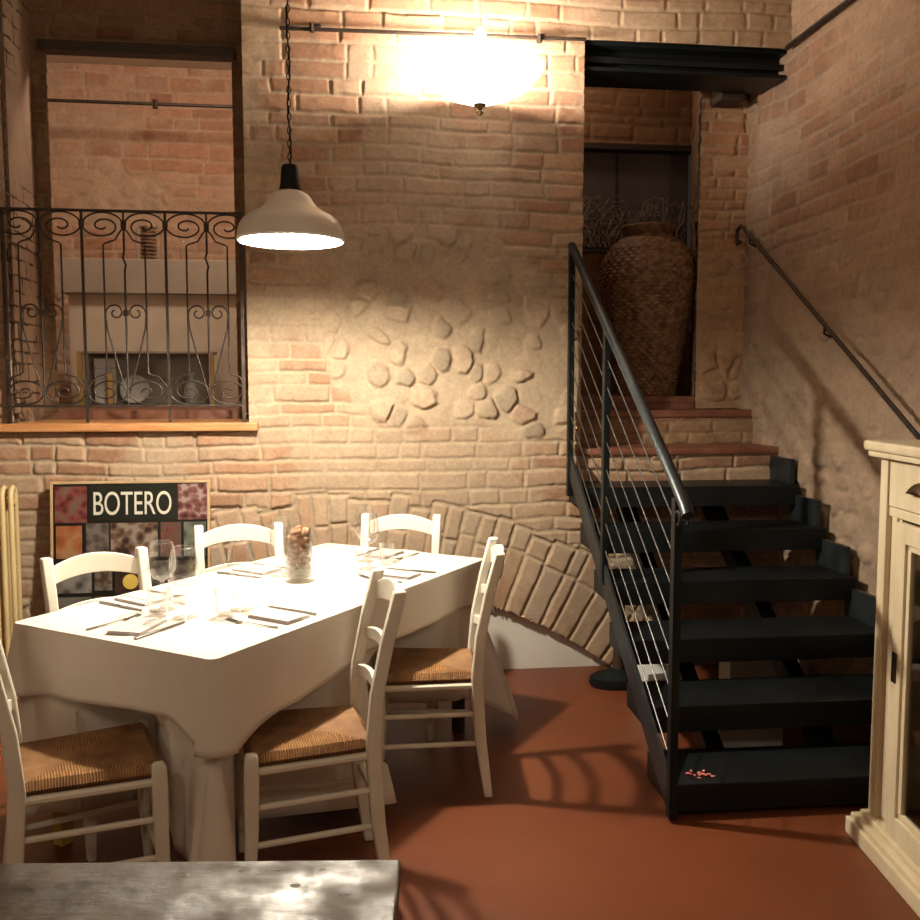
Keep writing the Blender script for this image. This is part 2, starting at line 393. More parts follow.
# right wall
def sz_right(u,v,ns):
    Y=u*-1+5.15
    k=sst(.40,.56,ns.f(u+2,v,3,1.1)); hi=sst(1.3,2.2,v)
    return np.clip(.10+k*.75,0,1)*(.25+.75*hi)
masonry('wall_right',(RX,5.15,0),(0,-1,0),(0,0,1),7.6,4.0,.010,31,None,lambda u,v,ns:sst(.43,.52,ns.f(u+7,v+3,3,1.0))*sst(2.6,1.4,v)*.8,ch=.085,bl=.26,depth=.013,und=.035,smear=.6,smooth_zone=sz_right,tint=(.93,.91,.95))
# stair passage: pier, splayed reveal, back
masonry('wall_pier',(2.005,WB+.02,1.36),(1,0,0),(0,0,1),.30,2.3,.008,41,None,lambda u,v,ns:sst(2.35,2.15,v)*.7,v0=1.36,ch=.06,bl=.22,smear=.35,tint=(1.02,.90,.78))
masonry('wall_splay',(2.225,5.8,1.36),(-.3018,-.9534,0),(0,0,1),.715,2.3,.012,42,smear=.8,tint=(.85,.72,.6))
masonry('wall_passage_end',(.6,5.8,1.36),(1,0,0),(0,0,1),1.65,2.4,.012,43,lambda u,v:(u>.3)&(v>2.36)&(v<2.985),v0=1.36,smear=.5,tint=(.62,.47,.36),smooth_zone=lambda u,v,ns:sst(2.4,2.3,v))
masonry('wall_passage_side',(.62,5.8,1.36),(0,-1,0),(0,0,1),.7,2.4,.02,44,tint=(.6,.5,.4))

def struct(o): o['kind']='structure'; return o
struct(box('wall_infill',M['plaster'],-2.3,2.1,WY+.03,WY+.08,0,.50,bev=0))
struct(box('wall_core',M['brownpl'],-2.6,OL-.001,WY+.06,WB+.1,0,4.0,bev=0))
# shell outside the view
struct(box('floor',M['floor'],-3.2,RX+.1,-2.9,WY+.1,-.1,0,bev=0))
def planks(): 
    m=MB(); m.box(-3.2,RX+.1,-2.9,WB+.1,4.0,4.1); return m
struct(planks().build('ceiling',M['ceil']))
struct(box('wall_left',M['ceil'],-3.3,-3.2,-2.9,WY+.1,0,4.0,bev=0))
struct(box('wall_front',M['ceil'],-3.2,RX+.1,-3.0,-2.9,0,4.0,bev=0))
struct(box('wall_right_end',M['ceil'],RX,RX+.1,-2.9,-2.4,0,4.0,bev=0))
struct(box('floor_lobby',M['terra'],-3.2,.55,WB+.0,7.7,1.26,1.36,bev=0))
struct(box('ceiling_lobby',M['ceil'],-3.2,1.3,WB+.12,7.7,3.95,4.05,bev=0))
struct(box('wall_lobby_left',M['lightpl'],-3.3,-3.2,WB,7.7,1.26,4.0,bev=0))
struct(box('wall_lobby_right',M['lightpl'],.50,.58,WB+.1,7.7,1.26,4.0,bev=0))
struct(box('ceiling_passage',M['ceil'],.6,RX+.1,WB+.0,5.95,3.74,3.84,bev=0))

# terracotta landing and top steps (built in)
m=MB(); m.box(SL+.002,RX+.02,4.93,5.14,1.315,1.355,.008); m.box(.66,RX+.02,5.14,5.9,1.39,1.43,.008)
struct(m.build('floor_landing',M['terra']))
m=MB(); m.box(SL-.02,RX+.01,4.62,4.96,1.13,1.168,.012); struct(m.build('floor_step',M['terra']))
masonry('wall_riser',(SL,4.955,1.166),(1,0,0),(0,0,1),RX-SL,.15,.008,51,smear=.8,tint=(.8,.7,.6))
struct(box('wall_riser_back',M['brownpl'],SL,RX,4.97,5.13,1.10,1.31,bev=0))
struct(box('wall_riser_top',M['terra'],SL,RX,5.145,5.2,1.30,1.392,bev=0))

# sill under the balcony opening
struct(MB().box(-2.0,-.425,4.585,5.12,1.272,1.312,.008).build('trim_1',M['oak']))
# wood lintel in the recess
struct(MB().box(-1.535,-.55,5.045,5.14,3.195,3.245,.006).build('trim_2',M['darkwood']))
# steel beam over the stair passage
o=empty('steel_beam',(1.74,4.775,3.080),0,'black steel beam spanning the stair passage above the tall wicker vase','beam')
zb=-.0
m=MB(); W2=.548
m.box(-W2+.01,W2,-.10,.16,0,.018,.002); m.build('lower_flange',M['black'],o)
m=MB(); m.box(-W2+.01,W2,-.10,.16,.125,.145,.002); m.build('upper_flange',M['black'],o)
m=MB(); m.box(-W2+.01,W2,-.012,.012,.018,.125); m.build('web',M['black'],o)
m=MB(); m.box(-W2+.01,W2,-.07,-.05,.05,.08,.002); m.build('conduit',M['black'],o)
o=MB().box(2.055,2.20,4.96,5.125,3.05,3.20,.012).build('timber_beam',M['darkwood'])
tag(o,'short dark timber beam end poking out below the steel beam at the right wall','beam')
struct(box('lintel_wall',M['brownpl'],SL,RX,4.69,4.97,3.235,4.0,bev=0)).name='wall_over_beam'
# conduit on the right wall
m=MB(); m.tube([(RX-.03,y,3.215) for y in np.linspace(4.62,0.5,14)],.014,8)
tag(m.build('conduit_pipe',M['iron'],smooth=True),'thin dark pipe running level along the top of the right wall','pipe')

# ---------------------------------------------------------------- curtain rod on the back wall
o=empty('wall_rod',(.46,4.57,3.180),0,'thin black iron rod on brackets high on the brick wall behind the glowing bowl lamp','rod')
m=MB(); m.tube([(-.75,0,-.004),(.735,0,.010)],.009,8); m.build('rod',M['iron'],o,True)
for x in (-.60,.50):
    m=MB(); m.tube([(x,0,0),(x,.03,.0),(x+.01,.05,.03),(x+.04,.09,.05)],.010,6); m.tube([(x,-.012,-.02),(x,-.012,.02)],.012,6); m.build('bracket',M['iron'],o,True)
o=MB().tube([(-3.2,7.0,3.50),(.5,7.0,3.50)],.012,8).tube([(-1.33,7.0,3.47),(-1.33,7.0,3.53)],.02,6).build('tie_rod',M['iron'],None,True)
tag(o,'dark iron rod crossing the lit brick wall beyond the balcony opening','rod')

# ---------------------------------------------------------------- balcony railing
BY=4.615
rail=empty('balcony_railing',(0,BY,0),0,'wrought iron balcony railing with scrolls and hearts above the wooden sill','railing')
ZT,ZB=2.318,1.395; UN=.384; D1=-1.230; D2=D1+UN
XL,XR=-1.585,-.492
rr=.0058
def sx(r,ppts,name,rad=rr,n=6):
    m=MB(); m.tube([(x,0,z) for x,z in ppts],rad,n); return m.build(name,M['iron'],r,True)
MB().box(XL-.01,XR+.01,-.009,.009,ZT-.006,ZT+.006,.002).build('top_rail',M['iron'],rail)
MB().box(XL,XR,-.008,.008,ZB-.006,ZB+.006,.002).build('bottom_rail',M['iron'],rail)
for x in (XL,XR): MB().box(x-.009,x+.009,-.009,.009,1.312,ZT,.002).build('end_post',M['iron'],rail)
for x in (D1,D2): MB().box(x-.006,x+.006,-.006,.006,ZB-.08,ZT,.001).build('baluster',M['iron'],rail)
def spiral(cx,cz,rx,rz,a0,turns,sgn,k=.28,n=46):
    pts=[]
    for i in range(n+1):
        t=i/n; s=(1-t)+k*t if False else (1-t)**1.15*(1-.12)+.12
        a=a0+sgn*2*PI*turns*t
        pts.append((cx+rx*s*math.cos(a),cz+rz*s*math.sin(a)))
    return pts
for c in (D1-UN/2,D1+UN/2,D2+UN/2):
    # centre bar with a little knot
    pts=[(c,ZT),(c,ZT-.19),(c-.008,ZT-.215),(c,ZT-.235),(c+.006,ZT-.255),(c,ZT-.28),(c,ZB)]
    sx(rail,pts,'baluster',.0052)
    for s in (-1,1):
        xs=c+s*UN/4; 
        lim=lambda x:min(max(x,XL+.004),XR-.004)
        # short bar: top curls towards the centre and loops outwards, bottom curls outwards and loops in
        cxm=c+s*UN/4
        top=[(cxm+s*.0,ZT-.155)]
        T=[]
        zc=ZT-.066; rz=.060; rx=UN/4-.003
        # join: from bar to the loop point facing the centre
        T+= [(xs,ZT-.40),(xs,ZT-.158),(xs-s*.012,ZT-.150),(xs-s*.055,ZT-.135)]
        a0=PI+.55 if s>0 else -.55
        # begin at centre-facing side below, go up over, out, and round
        n=52
        for i in range(n+1):
            t=i/n; f=1 if t<.30 else 1-.88*((t-.30)/.70)**.85
            ang=(PI+.62)-2*PI*2.05*t
            X=cxm-0*s+ (rx*f)*math.cos(ang)*s; Z=zc+rz*f*math.sin(ang)-.006*t
            T.append((X,Z))
        Bm=[]
        zc2=ZB+.068; 
        Bm+=[(xs,ZB+.40),(xs,ZB+.160),(xs+s*.012,ZB+.150),(xs+s*.050,ZB+.138)]
        for i in range(n+1):
            t=i/n; f=1 if t<.30 else 1-.88*((t-.30)/.70)**.85
            ang=(.62)-2*PI*2.05*t
            X=cxm+(rx*f)*math.cos(ang)*s; Z=zc2+.062*f*math.sin(ang)
            Bm.append((X,Z))
        full=[(lim(x),z) for x,z in (T[::-1][:-1]+Bm[1:])]
        full=[p for p in full]
        sx(rail,full,'scroll',.0044)
        # heart side
        H=[(c+s*.004,ZB+.045),(c+s*.05,ZB+.22),(c+s*.088,ZB+.37)]
        hz=ZB+.445; hcx=c+s*.048
        for i in range(40):
            t=i/39; ang=(-.25)+2*PI*1.25*t; f=1-.75*t**.8
            H.append((hcx+s*.047*f*math.cos(ang)*1.0,hz+.047*f*math.sin(ang)))
        H=[(lim(x),z) for x,z in H]
        sx(rail,H,'heart_scroll',.0042)
    MB().box(c-.012,c+.012,-.009,.009,ZB+.43,ZB+.46,.003).build('collar',M['iron'],rail)
    MB().box(c-.012,c+.012,-.009,.009,ZT-.08,ZT-.05,.003).build('collar',M['iron'],rail)
for x in (D1,D2):
    MB().box(x-.012,x+.012,-.009,.009,ZT-.075,ZT-.045,.003).build('collar',M['iron'],rail)
    MB().box(x-.012,x+.012,-.009,.009,ZB+.05,ZB+.08,.003).build('collar',M['iron'],rail)
# glass sheet behind the railing
o=MB().box(-1.50,-.50,4.70,4.708,1.313,1.40).build('glass_guard',M['pane'])
tag(o,'low clear glass strip standing on the sill behind the iron railing','glass panel')

# ---------------------------------------------------------------- lobby beyond the balcony
c=empty('plaster_counter',(-1.10,6.2,1.36),0,'tall taupe plaster counter seen through the balcony railing','counter')
MB().box(-.66,.95,.04,.60,0,.72,.004).build('body',M['lightpl'],c)
MB().box(-.70,.99,0,.64,.72,.94,.006).build('top_band',M['taupe'],c)
jr=1.25
j=empty('glass_jar',(-1.262,6.30,2.30),0,'dark ribbed glass jar standing on the taupe counter','jar')
m=MB(); m.lathe([(0,0),(.05,0),(.062,.03),(.066,.12),(.06,.19),(.045,.215),(.047,.235)],28); m.build('outer_glass',M['glass'],j,True)
m=MB()
for k in range(9): m.lathe([(.028,.012+.023*k),(.044,.018+.023*k),(.044,.026+.023*k),(.028,.032+.023*k)],20)
m.lathe([(0,.008),(.034,.01),(.034,.215),(0,.217)],20); m.build('woven_core',M['wickermat'],j,True)
j.scale=(jr,jr,1.05)
j=empty('glass_vase',(-1.04,6.30,2.30),0,'small clear glass vase on the counter right of the ribbed jar','vase')
m=MB(); m.lathe([(0,0),(.028,0),(.026,.06),(.018,.10),(.03,.16),(.034,.20)],24); m.build('body',M['glass'],j,True)
d=empty('low_display_case',(-1.24,6.02,1.36),0,'low wooden case with glass front below the light wall behind the railing','display case')
for x in (-.415,.385): MB().box(x,x+.03,-.02,.01,0,.33,.003).build('corner_post',M['amber'],d)
MB().box(-.415,.415,-.02,.16,.33,.345,.002).build('top',M['taupe'],d)
MB().box(-.385,.385,.13,.15,0,.33).build('back_panel',M['taupe'],d)
MB().box(-.385,.385,-.015,-.010,.01,.33).build('glass_front',M['pane'],d)
MB().box(-.235,-.205,-.018,.01,0,.20,.002).build('divider',M['amber'],d)
MB().box(-.385,.385,-.018,.14,0,.012,.002).build('base',M['darkwood'],d)
m=MB(); m.lathe([(0,0),(.05,0),(.09,.008),(.092,.012),(.05,.008),(0,.006)],28,mat=Matrix.Translation((-1.33,6.10,1.466))@Matrix.Rotation(R(76),4,'X')); tag(m.build('round_plate',M['china'],None,True),'white round plate leaning inside the low display case','plate')
m=MB(); m.box(-1.57,-1.44,6.06,6.13,1.60,1.66,.01); m.box(-1.57,-1.44,6.07,6.12,1.375,1.60,.006); tag(m.build('folded_towel',M['china']),'white folded cloth stacked at the left in the low display case','cloth')
m=MB(); m.lathe([(0,0),(.04,0),(.055,.05),(.04,.12),(.02,.16),(.026,.2)],20,c=(-.98,6.08,1.373)); tag(m.build('grey_bottle',M['greypaint'],None,True),'grey bottle inside the low display case near its right end','bottle')

# ---------------------------------------------------------------- pendant lamp over the table
PX,PY=-.190,3.45
ZR=2.018
p=empty('pendant_lamp',(PX,PY,ZR),0,'cream enamel dome pendant lamp hanging on a chain above the set table','lamp')
prof=[(.192,0),(.195,.004),(.193,.010),(.190,.030),(.184,.052),(.172,.072),(.150,.090),(.120,.105),(.098,.120),(.084,.138),(.074,.155),(.060,.168),(.042,.177)]
m=MB(); m.lathe(prof+[(r-.004,z-.003) for r,z in prof[::-1]],56); m.build('lamp_shade',M['enamel'],p,True)
m=MB(); m.lathe([(0,.172),(.040,.172),(.040,.185),(.036,.20),(.031,.262),(.026,.270),(.0,.272)],28); m.build('socket_cap',M['black'],p,True)
m=MB(); m.lathe([(0,.090),(.02,.094),(.030,.106),(.032,.120),(.026,.134),(.016,.146),(.015,.17),(0,.17)],24); bu=m.build('bulb',M['bulb'],p,True)
m=MB(); z=.262; k=0
while z+ZR<3.98:
    pts=[]
    for i in range(10):
        a=2*PI*i/10; q=.0065*math.cos(a); w=.014*math.sin(a)
        pts.append((q if k%2 else 0,0 if k%2 else q,z+.014+w))
    m.tube(pts,.0022,5,closed=True); z+=.0235; k+=1
m.build('chain',M['black'],p,True)
m=MB(); m.tube([(.006*math.sin(i*1.3),.006*math.cos(i*1.3),.26+i*.06) for i in range(29)],.0028,5); m.build('cable',M['black'],p,True)
m=MB(); m.lathe([(0,1.93),(.05,1.94),(.05,1.98),(0,1.98)],20); m.build('ceiling_rose',M['black'],p,True)

# ---------------------------------------------------------------- opal bowl lamp near the back wall
BX,BYY,BZ=.625,4.28,2.945
b=empty('bowl_lamp',(BX,BYY,BZ),0,'glowing opal glass bowl lamp with small finial hanging high against the brick wall','lamp')
prof=[(0,-.175),(.06,-.168),(.15,-.140),(.23,-.092),(.285,-.030),(.298,0)]
m=MB(); m.lathe(prof+[(r-.006 if r>.01 else 0,z+.006) for r,z in prof[::-1]],48,sx=1,sy=.85); m.build('glass_bowl',M['opal'],b,True)
m=MB(); m.lathe([(0,-.225),(.008,-.22),(.018,-.205),(.008,-.19),(.024,-.183),(.028,-.173),(0,-.17)],20); m.build('finial',M['chrome'],b,True)
m=MB(); m.lathe([(0,-.17),(.008,-.16),(.008,.06),(.022,.075),(.034,.11),(.026,.15),(.012,.17),(0,.175)],20); m.build('stem',M['opal'],b,True)
m=MB(); m.tube([(0,0,.17),(0,0,1.05)],.004,6); m.build('cord',M['enamel'],b,True)
for k in range(3):
    a=2*PI*k/3+.5; m=MB(); m.tube([(0.285*math.cos(a),.24*math.sin(a),0),(0.02*math.cos(a),.02*math.sin(a),.12)],.004,6); m.build('arm',M['chrome'],b,True)

# ---------------------------------------------------------------- stair
RISE,RUN=.175,.28
def tz(k): return .12+RISE*k
def ty(k): return 2.945+RUN*k
S=empty('metal_staircase',(1.7,2.97,0),R(-1.2),'black metal staircase with open risers and cable railing climbing along the right wall','staircase')
def sl(m,name,mt,par=S,smooth=False,bev=0):
    o=m.build(name,mt,par,smooth,bev); o.matrix_parent_inverse=Matrix.Identity(4); return o
ox,oy=1.7,2.97
def B(m,x0,x1,y0,y1,z0,z1,bev=.003): return m.box(x0-ox,x1-ox,y0-oy,y1-oy,z0,z1,bev)
for k in range(6):
    sl(B(MB(),1.112,2.225,ty(k),ty(k)+.30,tz(k)-.10,tz(k)),'tread',M['black'])
    y0=ty(k)+.07
    hh=.125
    sl(B(MB(),2.205,2.232,y0,y0+.27,tz(k)-.11,tz(k)+hh),'wall_plate',M['railgrey'])
for xx in (1.40,1.86):
    sl(MB().prism([(ty(0)+.20-oy,0.0),(ty(0)+.36-oy,0.0),(4.62-oy,tz(5)-.16),(4.62-oy,tz(5)-.05)],xx-.035-ox,xx+.035-ox,'x'),'carriage_beam',M['black'])
# railing as a part with its own pieces
rl=bpy.data.objects.new('stair_railing',None); link(rl,S)
RXx=1.100
def slope_z(y,z45): return z45-.635*(4.5-y)
sl(MB().prism([(2.955-oy,slope_z(2.955,1.130)),(2.955-oy,slope_z(2.955,1.000)),(4.55-oy,slope_z(4.55,1.000)),(4.55-oy,slope_z(4.55,1.130))],RXx-.006-ox,RXx+.006-ox,'x'),'stringer_bar',M['railgrey'],rl)
def post(y,z0,z1): sl(B(MB(),RXx-.014,RXx+.014,y-.02,y+.02,z0,z1),'post',M['black'],rl)
post(4.555,.93,2.185); post(3.86,slope_z(3.86,1.03),slope_z(3.86,2.14)); post(2.93,.012,1.12)
hp=[(RXx-ox,4.56-oy,2.19),(RXx-ox,4.0-oy,1.835),(RXx-ox,3.4-oy,1.455),(RXx-ox,2.95-oy,1.17),(RXx-ox,2.85-oy,1.10),(RXx-ox,2.825-oy,1.075)]
sl(MB().tube(hp,.021,12),'handrail',M['railgrey'],rl,True)
for s in (-.5,.5):
    pts=[(RXx-ox+s*.03,2.88-oy+.022*math.cos(a),1.06+.022*math.sin(a)) for a in np.linspace(0,4.6,14)]
    sl(MB().tube(pts,.005,6),'curl',M['railgrey'],rl,True)
for k in range(1,9):
    zz=1.075+k*.118
    sl(MB().tube([(RXx-ox,2.95-oy,slope_z(2.95,zz)),(RXx-ox,4.55-oy,slope_z(4.55,zz))],.0026,6),'cable',M['rod'],rl,True)

# wall handrail
h=empty('wall_handrail',(RX-.075,4.2,1.86),0,'thin black iron handrail sloping down the right wall with a curled top end','handrail')
pts=[(0,.80,.50),(0,.0,-.02),(0,-1.2,-.80)]
pts=[]
for a in np.linspace(-2.2,1.2,12): pts.append((0,.80+.03*math.cos(a+1.3)*1.0-.0,.515+.03*math.sin(a+1.3)-.03))
curl=[(0,.83,.44),(0,.865,.43),(0,.885,.46),(0,.87,.51),(0,.83,.525),(0,.79,.51),(0,.76,.485)]
m=MB(); m.tube(curl+[(0,0,-.005),(0,-1.3,-.85)],.011,8); m.build('rail',M['iron'],h,True)
for y,zz in ((.70,.448),(-.13,-.09),(-1.1,-.72)):
    m=MB(); m.tube([(0,y,zz),(0,y+.01,zz-.035),(.03,y+.01,zz-.05),(.085,y+.01,zz-.05)],.007,6); m.build('bracket',M['iron'],h,True)

# things under / on the stair
st=empty('pedestal_base',(1.34,4.36,0),0,'black pedestal foot standing on the floor behind the staircase by the arch','pedestal')
m=MB(); m.lathe([(0,0),(.11,0),(.12,.02),(.115,.05),(.07,.075),(.03,.09),(0,.09)],28,sx=1.25,sy=.8); m.build('foot',M['black'],st,True)
m=MB(); m.lathe([(.03,.085),(.026,.2),(.032,.24),(.026,.5),(0,.5)],16); m.build('column',M['darkwood'],st,True)
for i,(x,y,w,dd,hh,rz,lb) in enumerate(((1.43,4.08,.15,.14,.17,12,'white cardboard box behind the stairs just right of the black pedestal foot'),(1.95,4.2,.24,.2,.20,-8,'white cardboard box behind the stairs, nearest the right wall'),(1.63,3.55,.28,.14,.12,4,'low white cardboard box under the lower stair treads'))):
    e=empty('cardboard_box',(x,y,0),R(rz),lb,'box')
    MB().box(-w/2,w/2,-dd/2,dd/2,0,hh-.012,.003).build('body',M['card'],e)
    MB().box(-w/2-.004,w/2+.004,-dd/2-.004,dd/2+.004,hh-.03,hh,.002).build('lid',M['card'],e)
m=MB(); random.seed(3)
for k in range(16):
    x=1.235+random.uniform(-.045,.045); y=3.02+random.uniform(-.03,.03)
    m.box(-.007,.007,-.004,.004,0,.0015,0,Matrix.Translation((x,y,.1215+.0004*k))@Matrix.Rotation(random.uniform(0,3),4,'Z'))
tag(m.build('petal_scatter',M['pink']),'scatter of small pink petals on the lowest black stair tread','petals',kind='stuff')

# ---------------------------------------------------------------- wicker vase
VX,VY,VZ=1.788,5.345,1.43
VS=.955
v=empty('wicker_vase',(VX,VY,VZ),0,'tall bulbous brown wicker vase standing at the top of the stairs','vase')
prof=[(.165,0),(.172,.03),(.185,.15),(.215,.32),(.250,.50),(.278,.66),(.284,.74),(.272,.82),(.232,.90),(.175,.955),(.135,.975),(.122,.99)]
def vr(z):
    for (r0,z0),(r1,z1) in zip(prof,prof[1:]):
        if z<=z1: return r0+(r1-r0)*(z-z0)/(z1-z0)
    return prof[-1][0]
m=MB(); rows=46; cols=58
rings=[]
sub=3
for i in range(rows*2+1):
    z=.99*i/(rows*2); base=vr(z); ring=[]
    for k in range(cols*2):
        a=2*PI*k/(cols*2)
        over=math.sin(PI*i/2*1.0+0) 
        row=i//2; c_=k//2
        w=(1 if (row+c_)%2 else -1)
        am=.0095*w*(abs(math.sin(PI*k/2+.0)) if True else 1)
        r=base+am*(1 if i%2 else .3)-(.003 if i%2==0 else 0)
        ring.append(m.bm.verts.new((r*math.cos(a),r*math.sin(a),z)))
    rings.append(ring)
n=cols*2
v.scale=(1,1,.955)
for A,Bq in zip(rings,rings[1:]):
    for k in range(n): m.bm.faces.new((A[k],A[(k+1)%n],Bq[(k+1)%n],Bq[k]))
m.build('woven_body',M['wickermat'],v,True)
m=MB(); m.lathe([(.118,.975),(.125,.985),(.140,1.00),(.158,1.022),(.165,1.035),(.158,1.042),(.135,1.02),(.108,.99)],44)
for k in range(44):
    a=2*PI*k/44; a2=a+.25
    m.tube([(.120*math.cos(a),.120*math.sin(a),.985),(.145*math.cos((a+a2)/2),.145*math.sin((a+a2)/2),1.012),(.164*math.cos(a2),.164*math.sin(a2),1.036)],.005,5)
m.build('flared_rim',M['wickermat'],v,True)

# window niche with twigs behind the vase
w=empty('window_1',(1.5,5.86,2.36),0); w['kind']='structure'
MB().box(-.62,.72,0,.03,0,.66).build('panel',M['windark'],w)
MB().box(.235,.245,-.012,.0,0,.66).build('mullion',M['darkwood'],w)
MB().box(-.62,.72,-.10,.02,.612,.65,.004).build('window_frame',M['darkwood'],w)
MB().box(-.62,.70,-.09,.02,-.03,-.004,.004).build('window_sill',M['darkwood'],w)
m=MB(); random.seed(11)
for k in range(170):
    x=random.uniform(1.2,2.12); y=5.83+random.uniform(-.06,0); z=2.365
    dx=random.uniform(-.25,.25); hgt=random.uniform(.08,.32); pts=[]
    for i in range(6):
        t=i/5; pts.append((min(max(x+dx*t+random.uniform(-.01,.01),1.0),2.16),min(y+random.uniform(-.015,.01)-.03*t,5.845),z+hgt*math.sin(t*random.uniform(1.5,2.3))))
    m.tube(pts,[.0058*(1-.12*i) for i in range(6)],5)
tag(m.build('dry_branches',M['twig'],None,True),'heap of dry grey twigs on the dark ledge behind the wicker vase','branches',kind='stuff')

# ---------------------------------------------------------------- radiator, grey box
r_=empty('tube_radiator',(-1.76,4.50,0),0,'pale yellow tube radiator with rounded column tops at the left edge by the poster','radiator')
for k in range(11):
    x=-.172+k*.0385
    m=MB(); pts=[(x,-.03,.12),(x,-.03,.985),(x,-.02,1.008),(x,0,1.018),(x,.02,1.008),(x,.03,.985),(x,.03,.12)]
    m.tube(pts,.0125,10); m.build('column',M['radiator'],r_,True)
m=MB(); m.tube([(-.24,0,.15),(.24,0,.15)],.02,10); m.build('header_pipe',M['radiator'],r_,True)
m=MB(); m.tube([(-.24,0,.95),(.225,0,.95)],.016,10); m.build('header_pipe',M['radiator'],r_,True)
for x in (-.2,.18): MB().box(x-.012,x+.012,-.04,.04,0,.13,.003).build('foot',M['radiator'],r_)
e=empty('junction_box',(-1.68,4.60,3.17),0,'grey painted box at the top left corner beside the balcony opening','box')
MB().box(-.2,.075,-.05,.04,0,.5,.004).build('body',M['greypaint'],e)
MB().box(-.21,.08,-.06,-.05,-.01,.02,.002).build('lip',M['greypaint'],e)

# ---------------------------------------------------------------- poster
def tile(name,x0,x1,z0,z1,cols,seed,par,sc=9,y=-.019):
    m,nt,b_=newmat('print_%d'%seed); N=nt.nodes; L=nt.links
    tc=N.new('ShaderNodeTexCoord'); mp=N.new('ShaderNodeMapping'); mp.inputs['Location'].default_value=(seed*1.7,seed*.9,seed*2.3); L.new(tc.outputs['Object'],mp.inputs[0])
    n0=N.new('ShaderNodeTexNoise'); n0.inputs['Scale'].default_value=sc*2; n0.inputs['Detail'].default_value=3; L.new(mp.outputs[0],n0.inputs[0])
    vv=N.new('ShaderNodeTexVoronoi'); vv.inputs['Scale'].default_value=sc*2.6; L.new(mp.outputs[0],vv.inputs[0])
    mx=N.new('ShaderNodeMath'); mx.operation='MULTIPLY_ADD'; mx.inputs[1].default_value=.55; L.new(vv.outputs['Distance'],mx.inputs[0]); 
    sc2=N.new('ShaderNodeMath'); sc2.operation='MULTIPLY'; sc2.inputs[1].default_value=.75; L.new(n0.outputs[0],sc2.inputs[0]); L.new(sc2.outputs[0],mx.inputs[2])
    r=N.new('ShaderNodeValToRGB'); r.color_ramp.interpolation='EASE'; e=r.color_ramp.elements
    e[0].position=.36; e[0].color=(*cols[0],1); e[1].position=.78; e[1].color=(*cols[-1],1)
    for i,cc in enumerate(cols[1:-1]):
        q=e.new(.36+.42*(i+1)/(len(cols)-1)); q.color=(*cc,1)
    L.new(mx.outputs[0],r.inputs[0]); L.new(r.outputs[0],b_.inputs['Base Color']); b_.inputs['Roughness'].default_value=.35
    t=MB().box(x0,x1,y-.001,y+.001,z0,z1).build(name,m,par); return t
po=empty('framed_poster',(-1.030,4.50,0.0),0,'framed dark poster with white capital title and small coloured pictures leaning on the brick wall','poster')
po.rotation_euler=(R(-5.2),0,0)
PW,PH=.369,1.035
M['pblack']=mat('poster_black',(.007,.006,.005),(.010,.009,.007),.3,3)
M['pgreen']=mat('poster_title_field',(.008,.009,.006),(.012,.013,.009),.3,3)
M['pframe']=mat('pale_frame',(.40,.27,.14),(.48,.34,.19),.45,7)
M['pwhite']=mat('title_white',(.55,.52,.44),(.6,.57,.49),.5,3)
MB().box(-PW,PW,-.018,0,.0,PH,.0).build('print_backing',M['pblack'],po)
m=MB(); t=.010
m.box(-PW-.002,-PW+t,-.026,.004,0,PH,.002); m.box(PW-t,PW+.002,-.026,.004,0,PH,.002); m.box(-PW,PW,-.026,.004,PH-t,PH+.002,.002); m.box(-PW,PW,-.026,.004,-.0,t,.002)
m.build('frame',M['pframe'],po)
def px2(x): return (x-131)*.00474
def pz2(y): return PH-(y-481)*.00488
def T(x0,x1,y0,y1,cols,seed,sc=9,name='picture'):
    cols=[tuple(.48*q for q in c_) for c_ in cols]
    return tile(name,px2(x0),px2(x1),pz2(y1),pz2(y0),cols,seed,po,sc)
MB().box(px2(91),px2(176.5),-.0195,-.0175,pz2(519),pz2(483.5)).build('title_field',M['pgreen'],po)
T(57,88,485.5,521,[(.06,.02,.02),(.20,.04,.04),(.34,.09,.07),(.25,.16,.12)],1)
T(177.5,206.5,484,519.5,[(.05,.02,.02),(.18,.05,.05),(.30,.12,.10),(.55,.42,.38)],2,12)
T(58,83,524,556,[(.22,.05,.02),(.45,.13,.04),(.55,.2,.08),(.6,.32,.15)],3,5)
T(87,109,522,556,[(.05,.04,.035),(.14,.11,.10),(.28,.22,.19)],4,11)
T(111,157,522,556,[(.03,.015,.01),(.06,.03,.025),(.22,.13,.08),(.45,.36,.30)],5,9)
T(160,180,522,556,[(.08,.03,.025),(.25,.08,.06),(.16,.10,.08)],6,10)
T(183,205,522,556,[(.05,.06,.05),(.14,.16,.13),(.26,.27,.22)],7,8)
T(58,92,560,590,[(.10,.09,.08),(.26,.24,.22),(.4,.37,.33)],8,7)
T(95,112,560,588,[(.04,.035,.03),(.25,.22,.18),(.1,.05,.03)],9,10)
T(115,145,560,592,[(.03,.015,.012),(.06,.03,.02),(.10,.05,.03)],10,7)
T(148,205,560,592,[(.03,.02,.03),(.09,.07,.08),(.2,.18,.12)],11,8)
T(58,92,594,628,[(.10,.09,.08),(.26,.24,.22),(.2,.17,.13)],12,7)
T(95,145,594,650,[(.05,.04,.03),(.2,.12,.07),(.35,.22,.12)],13,8)
T(148,205,596,650,[(.05,.03,.03),(.22,.09,.06),(.3,.2,.15)],14,8)
T(58,92,632,680,[(.04,.06,.05),(.14,.2,.14),(.3,.3,.2)],15,8)
T(95,205,655,685,[(.05,.04,.03),(.2,.12,.07),(.35,.25,.15)],16,8)
m=MB(); m.lathe([(0,0),(.036,0),(.036,.001),(0,.001)],28,mat=Matrix.Translation((px2(130),-.0205,pz2(580)))@Matrix.Rotation(R(90),4,'X')); m.build('yellow_disc',M['ochre'],po)
